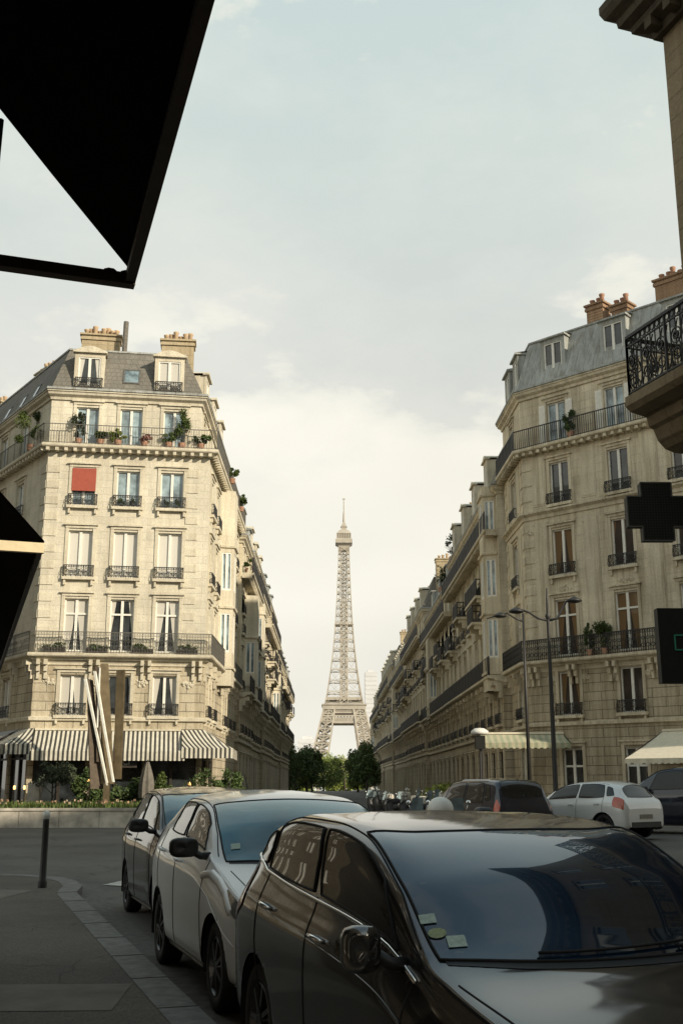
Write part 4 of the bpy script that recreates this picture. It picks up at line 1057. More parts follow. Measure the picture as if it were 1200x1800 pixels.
# ------------------------------------------------------------------ balcony plants
def pot_plant(x, y_, z, r_, h, mat, label, sd, name='potted_plant', group='potted plants on the balconies', pot=.2):
    rr = empty(name, (x, y_, z), label, 'plant', group)
    m = MB(); m.lathe([(.001, 0), (pot*.7, 0), (pot, pot*1.4), (pot*.88, pot*1.4), (pot*.85, pot*1.1), (.001, pot*1.1)], (x, y_, z), 10); m.build('pot', 'terracotta', rr)
    r_ *= 1.25; m = MB(); foliage(m, (x, y_, z+pot*1.3+h*.45), r_, r_*.7, h*.5, int(900*r_/.3), .05, 9, sd); m.build('leaves', mat, rr); return rr
BP = [(1.45, .35, 1.6, 'leafO', 'tall olive-green plant before the left fifth floor window'), (2.5, .3, .6, 'leafG', 'low green plant right of the left fifth floor window'), (3.35, .38, .7, 'leafM', 'light green bushy plant between left and middle fifth floor windows'),
      (4.65, .34, .5, 'leafP', 'low dusty pink plant right of the middle fifth floor window'), (5.85, .3, .6, 'leafD', 'dark round plant before the right fifth floor window'), (6.5, .42, 1.9, 'leafG', 'tall leafy plant right of the right fifth floor window'), (7.7, .4, .8, 'leafD', 'dark bush at the right corner of the top balcony'),
      (-1.9, .85, 2.1, 'leafG', 'big round bush at the left corner of the top balcony')]
for i, (s, r_, h, mt, lab) in enumerate(BP):
    p = f0.p(min(s, 7.45), .24, 18.02) if s > 0 else f4.p(f4.L-1.5, .4, 18.02)
    pot_plant(p.x, p.y, p.z, r_, h, mt, lab, 100+i)
for i, (s, lab) in enumerate([(.9, 'left'), (2.85, 'second from left'), (5.0, 'third from left'), (7.1, 'right')]):
    p0_ = f0.p(s-.5, .3, 7.72); rr = empty('planter_box', tuple(p0_), f'{["leftmost", "second", "third", "rightmost"][i]} dark planter box on the second floor balcony of the pale block', 'planter', 'planter boxes on the second floor balcony')
    m = MB(); f0.box(m, s-.5, s+.5, .14, .34, 7.72, 7.95); m.build('box', 'shop', rr)
    m = MB(); c = f0.p(s, .24, 8.02); foliage(m, c, .6, .2, .2, 420, .05, 12, 140+i); m.build('leaves', 'leafD', rr)
for i, (s, h, r_, mt, z, lab) in enumerate([(3.65, 1.5, .26, 'leafD', 7.52, 'dark cypress-like plant on the second floor balcony of the brown block'), (4.45, 1.4, .5, 'leafG', 7.52, 'round green plant left of the second window of the brown block'), (3.2, 1.3, .35, 'leafD', 18.32, 'thin twiggy plant on the top balcony of the brown block'), (8.0, 1.6, .5, 'leafD', 7.52, 'dark bushy plant above the lower pharmacy sign')]):
    p = fR.p(s, .32, z); pot_plant(p.x, p.y, p.z, r_, h, mt, lab, 160+i)
for i, (s, lab) in enumerate([(3.68, 'left of the pair in the middle fourth floor window'), (4.22, 'right of the pair in the middle fourth floor window'), (5.83, 'left of the pair in the right fourth floor window'), (6.37, 'right of the pair in the right fourth floor window')]):
    p = f0.p(s, .10, 14.93); rr = empty('window_shrub', tuple(p), 'round dark potted shrub, '+lab, 'shrub', 'round shrubs in the fourth floor windows')
    m = MB(); m.lathe([(.001, 0), (.07, 0), (.09, .13), (.001, .13)], p, 8); m.build('pot', 'shop', rr)
    m = MB(); foliage(m, p+V((0, 0, .28)), .19, .13, .2, 500, .035, 8, 400+i); m.build('leaves', 'leafD', rr)
# rooftop greens on left row
for i, (x_, y_, z_) in enumerate([(-5.5, 59.5, 18.1), (-5.7, 73, 15.6), (-5.5, 66, 18.1)]):
    pot_plant(x_, y_, z_, .45, .9, 'leafG', ['green bush on the top balcony edge along the avenue side', 'green bush on the balcony of the yellow house', 'second green bush farther along the top balcony on the avenue side'][i], 180+i)

# ------------------------------------------------------------------ tower
def tower(cx, cy, zb):
    r = empty('iron_tower', (cx, cy, zb), 'tall lattice iron tower at the end of the avenue', 'tower')
    Hs = [(0, 62.5, 25), (57, 32.5, 15.5), (115, 18.5, 10.2), (130, 15.6, 7.4), (150, 12.7, 6.0), (172, 10.2, 5), (196, 8.3, 4.2), (225, 6.8, 3.4), (255, 5.6, 2.8), (274, 5.2, 2.6)]
    def hw(z, k=1):
        for a, b in zip(Hs, Hs[1:]):
            if a[0] <= z <= b[0]: t = (z-a[0])/(b[0]-a[0]); return a[k]+(b[k]-a[k])*t
        return Hs[-1][k]
    P = lambda x, y_, z: (cx+x, cy+y_, zb+z)
    # legs below second platform
    for sx in (-1, 1):
        for sy in (-1, 1):
            m = MB(); zs = [0, 10, 20, 30, 40, 50, 57, 64, 71, 78, 85, 92, 99, 106, 113]
            def cor(z):
                o_ = hw(z); i_ = o_-hw(z, 2); return [(sx*o_, sy*o_), (sx*i_, sy*o_), (sx*i_, sy*i_), (sx*o_, sy*i_)]
            for a, b in zip(zs, zs[1:]):
                ca, cb = cor(a), cor(b)
                for k in range(4):
                    k2 = (k+1) % 4
                    m.beam(P(*ca[k], a), P(*cb[k], b), 1.5); m.beam(P(*ca[k], a), P(*cb[k2], b), .8); m.beam(P(*ca[k2], a), P(*cb[k], b), .8); m.beam(P(*ca[k], a), P(*ca[k2], a), .9)
                    mx = ((ca[k][0]+ca[k2][0])/2, (ca[k][1]+ca[k2][1])/2); mz = ((cb[k][0]+cb[k2][0])/2, (cb[k][1]+cb[k2][1])/2); m.beam(P(*mx, a), P(*mz, b), .7)
            m.build('leg', 'tower', r)
    def deck(h, z0, z1, z2, nm):
        m = MB()
        for (hh, za, zc) in ((h-.8, z0, z0+1.2), (h, z1, z1+4.2), (h+.9, z1+4.2, z1+5.2), (h-3.2, z2-3.0, z2)):
            m.box(P(-hh, -hh, za), P(hh, hh, zc))
        n = 22; h2 = h-1
        for i in range(n+1):
            t = -h2+2*h2*i/n
            for s in (-1, 1):
                m.beam(P(t, s*h2, z0), P(t, s*h2, z1), .5); m.beam(P(s*h2, t, z0), P(s*h2, t, z1), .5)
                if i < n:
                    t2 = -h2+2*h2*(i+1)/n; m.beam(P(t, s*h2, z0), P(t2, s*h2, z1), .35); m.beam(P(t2, s*h2, z0), P(t, s*h2, z1), .35)
                m.beam(P(t, s*h, z1+5.2), P(t, s*h, z1+7), .2)
        m.build(nm, 'tower', r)
    deck(34.5, 51, 55, 64, 'first_platform')
    deck(20.6, 106.5, 110, 122, 'second_platform')
    m = MB()
    h = hw(100)-1
    for s in (-1, 1):
        m.box(P(-h, s*h-.5, 97), P(h, s*h+.5, 104.4)) if False else None
        n = 14
        for i in range(n):
            a = -h+2*h*i/n; b = -h+2*h*(i+1)/n
            for q in ((P(a, s*h, 98), P(b, s*h, 104)), (P(b, s*h, 98), P(a, s*h, 104)), (P(a, s*h, 98), P(a, s*h, 104))): m.beam(*q, .8)
        m.beam(P(-h, s*h, 98), P(h, s*h, 98), 2.2); m.beam(P(-h, s*h, 101), P(h, s*h, 101), .9); m.beam(P(-h, s*h, 104), P(h, s*h, 104), 1.4)
    m.build('girder', 'tower', r)
    # upper shaft
    m = MB(); z = 116; lv = [z]
    while z < 268: z += min(10.8, hw(z)*.55+3.4); lv.append(min(z, 274))
    for a, b in zip(lv, lv[1:]):
        ha, hb = hw(a), hw(b); w = .85 if a < 190 else .7
        ca = [(-ha, -ha), (ha, -ha), (ha, ha), (-ha, ha)]; cb = [(-hb, -hb), (hb, -hb), (hb, hb), (-hb, hb)]
        for k in range(4):
            k2 = (k+1) % 4
            m.beam(P(*ca[k], a), P(*cb[k], b), w*1.05)
            m.beam(P(*ca[k], a), P(*ca[k2], a), w*.95)
            # inner leg edges
            A3 = V(ca[k]); B3 = V(ca[k2]); A4 = V(cb[k]); B4 = V(cb[k2])
            q = .5-3.6/(2*ha) if ha > 7.5 else .18
            for t in (q, 1-q):
                p1 = A3.lerp(B3, t); p2 = A4.lerp(B4, t); m.beam(P(*p1, a), P(*p2, b), w*.95)
            if ha > 7.5:   # arches between the ribs
                for t0, t1 in ((0, q), (1-q, 1)):
                    e1, e2, e3, e4 = A3.lerp(B3, t0), A3.lerp(B3, t1), A4.lerp(B4, t0), A4.lerp(B4, t1)
                    for s1_, s2_ in ((e1, e4), (e2, e3)): m.beam(P(*s1_, a), P(*s2_, b), .2)
                    n = 6; pr = None
                    for j in range(n+1):
                        tt = t0+(t1-t0)*j/n; p1 = A3.lerp(B3, tt); zz = a+.9+1.6*(1-sin(pi*j/n)**.6)
                        c_ = P(*p1, zz)
                        if pr: m.beam(pr, c_, .4)
                        pr = c_
                p1, p2, p3, p4 = A3.lerp(B3, q), A3.lerp(B3, 1-q), A4.lerp(B4, q), A4.lerp(B4, 1-q)
                zmid = (a+b)/2; p5, p6 = p1.lerp(p3, .5), p2.lerp(p4, .5)
                m.beam(P(*p1, a), P(*p6, zmid), .6); m.beam(P(*p2, a), P(*p5, zmid), .6); m.beam(P(*p5, zmid), P(*p4, b), .6); m.beam(P(*p6, zmid), P(*p3, b), .6); m.beam(P(*p5, zmid), P(*p6, zmid), .5)
            else:
                m.beam(P(*ca[k], a), P(*cb[k2], b), .5); m.beam(P(*ca[k2], a), P(*cb[k], b), .5)
    m.build('shaft', 'tower', r)
    m = MB()      # lift core
    for a in range(116, 272, 4):
        h = 2.3
        c = [(-h, -h), (h, -h), (h, h), (-h, h)]
        for k in range(4):
            m.beam(P(*c[k], a), P(*c[k], a+4), .7); m.beam(P(*c[k], a), P(*c[(k+1) % 4], a+4), .5); m.beam(P(*c[k], a), P(*c[(k+1) % 4], a), .5)
    m.build('lift_core', 'tower', r)
    m = MB(); h = hw(193)+.7
    m.box(P(-h, -h, 193), P(h, h, 194)); m.build('middle_platform', 'tower', r)
    m = MB(); c = (cx, cy, zb)
    def sq(h0, z0, h1, z1):
        a = [P(-h0, -h0, z0), P(h0, -h0, z0), P(h0, h0, z0), P(-h0, h0, z0)]; b = [P(-h1, -h1, z1), P(h1, -h1, z1), P(h1, h1, z1), P(-h1, h1, z1)]
        for i in range(4): m.face([a[i], a[(i+1) % 4], b[(i+1) % 4], b[i]])
    sq(5.0, 268, 5.3, 273); sq(5.3, 273, 7.9, 275.3); sq(7.9, 275.3, 8.4, 275.4); sq(8.4, 275.4, 8.4, 279.3); sq(8.4, 279.3, 7.3, 280); sq(7.3, 280, 7.3, 280.4); sq(6.6, 280.4, 6.6, 285.2); sq(7.3, 285.2, 7.0, 286); sq(7, 286, 4.2, 289.5); sq(4.2, 289.5, 2.8, 290); sq(2.8, 290, 2.6, 293); sq(3.2, 293, 2.0, 295.5); sq(2, 295.5, 1.2, 298)
    for i in range(9):
        t = -6.9+i*1.72
        for s in (-1, 1): m.beam(P(t, s*6.95, 280.4), P(t, s*6.95, 285.4), .5); m.beam(P(s*6.95, t, 280.4), P(s*6.95, t, 285.4), .5)
    m.build('summit_cabin', 'tower', r)
    m = MB(); m.tube([P(0, 0, 297), P(0, 0, 306), P(0, 0, 310), P(0, 0, 323)], [1.3, .95, .5, .42], 8); m.box(P(-1.5, -.4, 322.2), P(1.5, .4, 323.2)); m.build('antenna', 'tower', r)
tower(14.2, 1080, -40)
# far towers
def slabtower(x, y_, w, d, z0, z1, lab):
    r = empty('office_tower', (x, y_, z0), lab, 'building', 'hazy towers far behind the iron tower'); m = MB(); m.box((x-w/2, y_-d/2, z0), (x+w/2, y_+d/2, z1)); m.box((x-w*.3, y_-d*.3, z1), (x+w*.2, y_+d*.3, z1+4)); m.build('wall', 'hazeb', r)
    m = MB()
    for k in range(int((z1-z0)/7)): m.box((x-w/2+1, y_-d/2-.3, z0+k*7+2), (x+w/2-1, y_-d/2-.02, z0+k*7+5))
    w_ = m.build('window_band', 'hazeb', r)
slabtower(-28, 1500, 27, 20, -40, 59, 'hazy grey slab tower left of the iron tower')
slabtower(66, 1750, 20, 20, -40, 172, 'faint hazy tower just right of the iron tower')
# street-end trees
TR = [((-1.2, 262, -.3), 8.2, 4.0, 'leafG', 'mid green tree left of the sunlit one'), ((3.6, 258, -.2), 8.8, 4.2, 'leafG', 'mid green tree right of the sunlit one'), ((-5.2, 178, 0), 6.6, 2.6, 'leafG', 'mid green tree in front of the dark one on the left'), ((5.5, 215, 0), 8.2, 3.0, 'leafG', 'mid green tree beside the dark one on the right'), ((-7.5, 215, 0), 9.6, 4.5, 'leafG', 'tall mid green tree behind the dark one on the left'), ((-6.0, 168, 0), 8.6, 4.3, 'leafD', 'dark tree at the end of the left house row'), ((-3.6, 185, 0), 7.4, 3.4, 'leafD', 'lower dark tree right of the left house row'), ((-3.4, 225, -.2), 7.2, 3.2, 'leafG', 'mid green tree beside the sunlit one'), ((0.2, 272, -1.5), 11.6, 6.2, 'leafM', 'sunlit yellow-green tree below the iron tower'),
      ((6.9, 205, 0), 9.6, 3.5, 'leafD', 'dark tall tree at the foot of the right house row'), ((6.2, 185, 0), 6.2, 2.4, 'leafD', 'lower dark tree left of the right house row')]
for i, (p, h, r_, mt, lab) in enumerate(TR):
    tree('street_tree', lab, p, h, r_, mt, h*.54, h*.48, 5200, .20, 200+i, 'trees closing the end of the avenue', .25)
for i in range(7):
    tree('park_tree', ['leftmost', 'second', 'third', 'fourth', 'fifth', 'sixth', 'rightmost'][i]+' background tree of the row below the iron tower', (-26+i*9, 290+(i*37 % 23), -3), 9+(i % 3), 6, 'leafM' if i in (2, 3, 4) else 'leafG', 5.5, 5.2, 3000, .4, 300+i, 'background trees below the iron tower', .3)
# ------------------------------------------------------------------ cars
def pchip(xs_, ys_):
    n = len(xs_); h = [xs_[i+1]-xs_[i] for i in range(n-1)]; d = [(ys_[i+1]-ys_[i])/h[i] for i in range(n-1)]; mm = [0]*n
    mm[0], mm[-1] = d[0], d[-1]
    for i in range(1, n-1):
        if d[i-1]*d[i] > 0:
            w1 = 2*h[i]+h[i-1]; w2 = h[i]+2*h[i-1]; mm[i] = (w1+w2)/(w1/d[i-1]+w2/d[i])
    def f(x):
        x = max(xs_[0], min(xs_[-1], x)); i = 0
        while i < n-2 and x > xs_[i+1]: i += 1
        t = (x-xs_[i])/h[i]; t2, t3 = t*t, t*t*t
        return ys_[i]*(2*t3-3*t2+1)+h[i]*mm[i]*(t3-2*t2+t)+ys_[i+1]*(-2*t3+3*t2)+h[i]*mm[i+1]*(t3-t2)
    return f
# stations: x, ymax, zbot, zbelt, ybelt, zrail, yrail, zcentre
HATCH = [(0, .50, .30, .60, .48, .64, .40, .66), (.06, .68, .22, .66, .64, .70, .50, .72), (.22, .80, .19, .72, .75, .75, .60, .765), (.6, .865, .19, .82, .80, .87, .64, .89), (.95, .88, .19, .90, .81, .955, .66, .985),
         (1.12, .885, .19, .925, .815, .99, .69, 1.07), (1.5, .89, .19, .95, .82, 1.185, .655, 1.265), (1.95, .89, .19, .965, .82, 1.345, .59, 1.39), (2.35, .89, .19, .975, .82, 1.395, .575, 1.44), (2.9, .89, .19, .985, .815, 1.405, .565, 1.465),
         (3.35, .885, .19, 1.01, .80, 1.35, .55, 1.43), (3.6, .875, .20, 1.02, .78, 1.28, .54, 1.37), (3.75, .86, .22, 1.01, .755, 1.14, .56, 1.20), (3.88, .83, .24, .97, .74, 1.00, .58, 1.03), (3.95, .79, .27, .88, .72, .90, .56, .91), (4.0, .70, .32, .74, .66, .76, .5, .77)]
def mod(st, L=None, H=None, W_=None, lift=0, boxy=0, belt=0, hood=1, rail=1, wedge=0):
    L0 = st[-1][0]; kx = (L or L0)/L0; kz = (H or 1.455)/1.455; ky = (W_ or .89)/.89; r = []
    for (x, y_, zb, zl, yl, zr, yr, zc) in st:
        hk = hood+(1-hood)*max(0, min(1, (x-1.0)/.6)); rk = 1+(rail-1)*max(0, min(1, (x-1.2)/.6))*max(0, min(1, (3.75-x)/.3))
        r.append((x*kx, y_*ky, zb*kz+lift, (zl*kz+belt)*hk+wedge*(max(0, min(1, (x-.95)/.7))+.5*max(0, min(1, (x-2)/1.2)))*(1 if x < 3.7 else max(0, (L0-x)/(L0-3.7))), yl*ky, zr*kz*hk*rk, (yr+(yl-yr)*boxy)*ky, zc*kz*hk))
    return r
VAN = [(0, .55, .30, .68, .52, .74, .45, .76), (.06, .72, .24, .76, .68, .82, .55, .84), (.22, .82, .2, .88, .78, .93, .64, .95), (.6, .88, .2, .99, .84, 1.04, .70, 1.06), (.85, .9, .2, 1.05, .86, 1.11, .72, 1.16),
       (1.05, .9, .2, 1.08, .86, 1.22, .74, 1.32), (1.5, .9, .2, 1.1, .86, 1.52, .70, 1.60), (1.85, .9, .2, 1.11, .86, 1.68, .67, 1.74), (2.4, .9, .2, 1.12, .86, 1.73, .66, 1.80), (3.2, .9, .2, 1.13, .86, 1.73, .66, 1.80),
       (3.9, .9, .2, 1.13, .85, 1.69, .65, 1.77), (4.1, .89, .22, 1.13, .84, 1.60, .65, 1.70), (4.22, .87, .24, 1.1, .82, 1.36, .66, 1.42), (4.32, .85, .26, 1.02, .80, 1.12, .66, 1.15), (4.38, .82, .30, .90, .78, .92, .62, .93), (4.4, .76, .36, .72, .70, .74, .55, .75)]
class Car:
    def __init__(s, name, label, st, paintm, glass, wheels, wr=.31, glassw=None, group=None, cat='car'):
        s.st = st; xs_ = [q[0] for q in st]; s.L = xs_[-1]
        s.f = [pchip(xs_, [q[k] for q in st]) for k in range(1, 8)]
        s.wheels = wheels; s.wr = wr; s.root = empty(name, (0, 0, 0), label, cat, group); s.paint = paintm
        s.body(); s.glass = glass
    def S(s, x, v, sd=1):
        yb, zb, zl, yl, zr, yr, zc = [f(x) for f in s.f]
        H = zl-zb
        rows = [(yb*.90, zb), (yb*.975, zb+.10*H), (yb, zb+.42*H), (yb*.992, zb+.78*H), (yl, zl), ((yl+yr)/2+.018, (zl+zr)/2), (yr, zr), (yr*.62, zr+(zc-zr)*.72), (0, zc)]
        i = max(0, min(7, int(v))); t = v-i
        def cr(k):
            g = lambda j: rows[max(0, min(8, j))][k]
            p0, p1, p2, p3 = g(i-1), g(i), g(i+1), g(i+2)
            if i == 7: p3 = (-rows[7][0] if k == 0 else rows[7][1])
            return .5*((2*p1)+(-p0+p2)*t+(2*p0-5*p1+4*p2-p3)*t*t+(-p0+3*p1-3*p2+p3)*t**3)
        # shoulder crease: keep interpolation gentle near the belt
        y_, z = cr(0), cr(1)
        return V((x, y_*sd, z))
    def nrm(s, x, v, sd=1):
        e = .01; a = s.S(min(s.L, x+e), v, sd)-s.S(max(0, x-e), v, sd); b = s.S(x, min(8, v+e*2), sd)-s.S(x, max(0, v-e*2), sd)
        n = a.cross(b)
        if n.length < 1e-9: return V((0, sd, 0))
        n.normalize(); c = V((0, sd*.3, .3)) if v > 5 else V((0, sd, 0))
        if abs(v-8) < .1: c = V((0, 0, 1))
        return n if n.dot(c) > 0 else -n
    def body(s):
        nu, nv = 130, 56; m = MB(); xs_ = []
        for i in range(nu+1):
            t = i/nu; x = s.L*t; xs_.append(x)
        xs_ = sorted(set([round(x, 4) for x in xs_]+[.02, .04, .1, s.L-.02, s.L-.04, s.L-.01, .01]))
        vs = [8*j/nv for j in range(nv+1)]; g = {}
        R_ = s.wr+.055
        for sd in (1, -1):
            P = [[s.S(x, v, sd) for v in vs] for x in xs_]
            ins = [[any(hypot(p.x-wx, p.z-s.wr) < R_ for wx in s.wheels) and vs[j] < 3.6 for j, p in enumerate(row)] for row in P]
            base = len(m.v); keep = []
            nrow, ncol = len(P), len(P[0])
            for i in range(nrow-1):
                for j in range(ncol-1):
                    q = [(i, j), (i+1, j), (i+1, j+1), (i, j+1)]
                    if all(ins[a][b] for a, b in q): continue
                    keep.append(q)
            for a in range(nrow):
                for b in range(ncol):
                    p = P[a][b]
                    if ins[a][b]:
                        for wx in s.wheels:
                            d = V((p.x-wx, p.z-s.wr)); l = d.length
                            if l < R_:
                                d = d/l*R_ if l > 1e-5 else V((0, R_)); p = V((wx+d.x, p.y, s.wr+d.y)); break
                    m.v.append(tuple(p))
            for q in keep:
                f = tuple(base+a*ncol+b for a, b in (q if sd < 0 else q[::-1])); m.f.append(f); m.uv += [(0, 0)]*4; m.mi.append(0)
            # end caps
            for a, rev in ((0, 1), (nrow-1, 0)):
                pts = [P[a][b] for b in range(ncol)]; c = V((pts[0].x, 0, pts[0].z)); pts = pts+[c]
                m.face(pts)
        o = m.build('body', s.paint, s.root, True); s.bodyo = o
        # underbody
        m = MB()
        g = []
        for i in range(21):
            x = .15+(s.L-.3)*i/20; y_ = s.f[0](x)*.88; z = s.f[1](x)+.02
            g.append([(x, -y_, z), (x, y_, z)])
        m.grid(g); m.build('underbody', 'plastic', s.root)
        for wx in s.wheels:
            for sd in (1, -1):
                m = MB(); yo = s.f[0](wx); R2 = s.wr+.05
                rot = Matrix.Rotation(pi/2, 3, 'X')
                pts = []
                n = 20
                for k in range(n+1):
                    a = -.25+(pi+.5)*k/n
                    pts.append([(wx+cos(a)*R2, sd*(yo-.02), s.wr+sin(a)*R2), (wx+cos(a)*R2, sd*(yo-.42), s.wr+sin(a)*R2)])
                m.grid(pts)
                m.face([(wx+cos(a)*R2, sd*(yo-.42), s.wr+sin(a)*R2) for a in [2*pi*k/24 for k in range(24)]])
                m.build('wheel_arch', 'plastic', s.root)
                s.wheel(wx, sd, yo)
    def wheel(s, wx, sd, yo):
        r = s.wr; R90 = Matrix.Rotation(-sd*pi/2, 3, 'X'); c = (wx, sd*(yo-.035), r)
        m = MB(); m.lathe([(r*.62, -.2), (r*.94, -.2), (r, -.17), (r, -.03), (r*.95, 0), (r*.68, .0), (r*.64, -.02)], c, 36, R90)
        w = m.build('wheel', 'rubber', s.root, True)
        m = MB(); m.lathe([(r*.66, -.02), (r*.63, 0), (r*.58, -.04), (r*.57, -.1)], c, 36, R90); m.lathe([(.001, -.0), (.05, -.005), (.07, -.05)], c, 16, R90)
        for k in range(7):
            a = 2*pi*k/7
            m.beam(V(c)+R90@V((cos(a)*.04, sin(a)*.04, -.025)), V(c)+R90@V((cos(a)*r*.62, sin(a)*r*.62, -.03)), .05, .03)
        m.lathe([(.001, -.12), (r*.56, -.12)], c, 24, R90)
        m.build('rim', 'alloy', w)
    def patch(s, name, mat, c, k=.3, eps=.005, n=18, sd=1, par=None, m=None):
        """c: four (x,v) corners: bottom-front, bottom-rear, top-rear, top-front; rounded outline laid on the body surface"""
        mb = m or MB(); g = []
        for i in range(n+1):
            row = []
            for j in range(n+1):
                a = -1+2*j/n; b = -1+2*i/n; a2 = a*sqrt(1-k*b*b/2); b2 = b*sqrt(1-k*a*a/2)
                u, w = (a2+1)/2, (b2+1)/2
                x = (c[0][0]*(1-u)+c[1][0]*u)*(1-w)+(c[3][0]*(1-u)+c[2][0]*u)*w
                v = (c[0][1]*(1-u)+c[1][1]*u)*(1-w)+(c[3][1]*(1-u)+c[2][1]*u)*w
                row.append(s.S(x, v, sd)+s.nrm(x, v, sd)*eps)
            g.append(row)
        mb.grid(g)
        if m is None: return mb.build(name, mat, par or s.root, True), g
        return g
    def screen(s, name, mat, x0c, x0e, x1c, x1e, ve, eps=.005, k=.12, par=None, n=24, shrink=1):
        mb = MB(); g = []
        for i in range(n+1):
            row = []
            for j in range(n+1):
                a = -1+2*j/n; b = -1+2*i/n; a2 = a*sqrt(1-k*b*b/2)*shrink; b2 = b*sqrt(1-k*a*a/2)*shrink
                xa = x0c+(x0e-x0c)*a2*a2; xb = x1c+(x1e-x1c)*a2*a2; w = (b2+1)/2
                x = xa+(xb-xa)*w; v = 8-abs(a2)*(8-ve); sd = 1 if a2 >= 0 else -1
                row.append(s.S(x, v, sd)+s.nrm(x, v, sd)*eps)
            g.append(row)
        mb.grid(g); return mb.build(name, mat, par or s.root, True), g
    def outline(s, g, r, mat, name, par):
        pts = [g[0][j] for j in range(len(g[0]))]+[g[i][-1] for i in range(1, len(g))]+[g[-1][j] for j in range(len(g[0])-2, -1, -1)]+[g[i][0] for i in range(len(g)-2, -1, -1)]
        m = MB(); m.tube(pts, r, 6, False); return m.build(name, mat, par, True)
    def line(s, pts, r, mat, name, sd=1, par=None, eps=.0, n=14):
        P = []
        for (a, b) in zip(pts, pts[1:]):
            for k in range(n): t = k/n; P.append((a[0]+(b[0]-a[0])*t, a[1]+(b[1]-a[1])*t))
        P.append(pts[-1]); m = MB(); m.tube([s.S(x, v, sd)+s.nrm(x, v, sd)*eps for x, v in P], r, 6); return m.build(name, mat, par or s.root, True)
    def mirror(s, x, sd, mat, z, y_=None, kw=1, kh=1):
        yb = (y_ or s.f[3](x))+.03; m = MB(); c = V((x, sd*(yb+.17), z)); g = []
        for i in range(11):
            a = -pi/2+pi*i/10; row = []
            for j in range(21):
                b = 2*pi*j/20; cy = lambda q: math.copysign(abs(q)**.62, q)
                row.append(c+V((cy(sin(a))*.07+.02*abs(cos(b)), cy(cos(a))*cy(cos(b))*.125*sd*kw, cy(cos(a))*cy(sin(b))*.082*kh)))
            g.append(row)
        m.grid(g); o = m.build('wing_mirror', mat, s.root, True)
        m = MB(); m.tube([(x+.01, sd*(yb-.06), z-.075), (x, sd*(yb+.03), z-.07), (x, sd*(yb+.1), z-.03)], [.035, .03, .03], 8); m.build('mirror_stalk', 'plastic', o, True)
        m = MB(); m.lathe([(.001, 0), (.085, 0)], (0, 0, 0), 20); me = m.mesh('mirror_glass', 'chrome')
        inst('mirror_glass', me, Matrix.Translation(c+V((.088, 0, 0))) @ Matrix.Rotation(pi/2, 4, 'Y') @ Matrix.Diagonal((.75, 1.2, 1, 1)), o)
        return o
    def handle(s, x, v, sd, mat='chrome'):
        p = s.S(x, v, sd); n = s.nrm(x, v, sd); m = MB(); q = s.S(x+.17, v, sd)
        m.tube([p, p+n*.035+(q-p)*.12, p+n*.04+(q-p)*.5, q+n*.035-(q-p)*.12, q], [.012, .014, .015, .014, .012], 8); return m.build('door_handle', mat, s.root, True)
    def place(s, nose, rear_dir, z=0):
        a = atan2(rear_dir[1], rear_dir[0]); s.root.location = (nose[0], nose[1], z); s.root.rotation_euler = (0, 0, a)
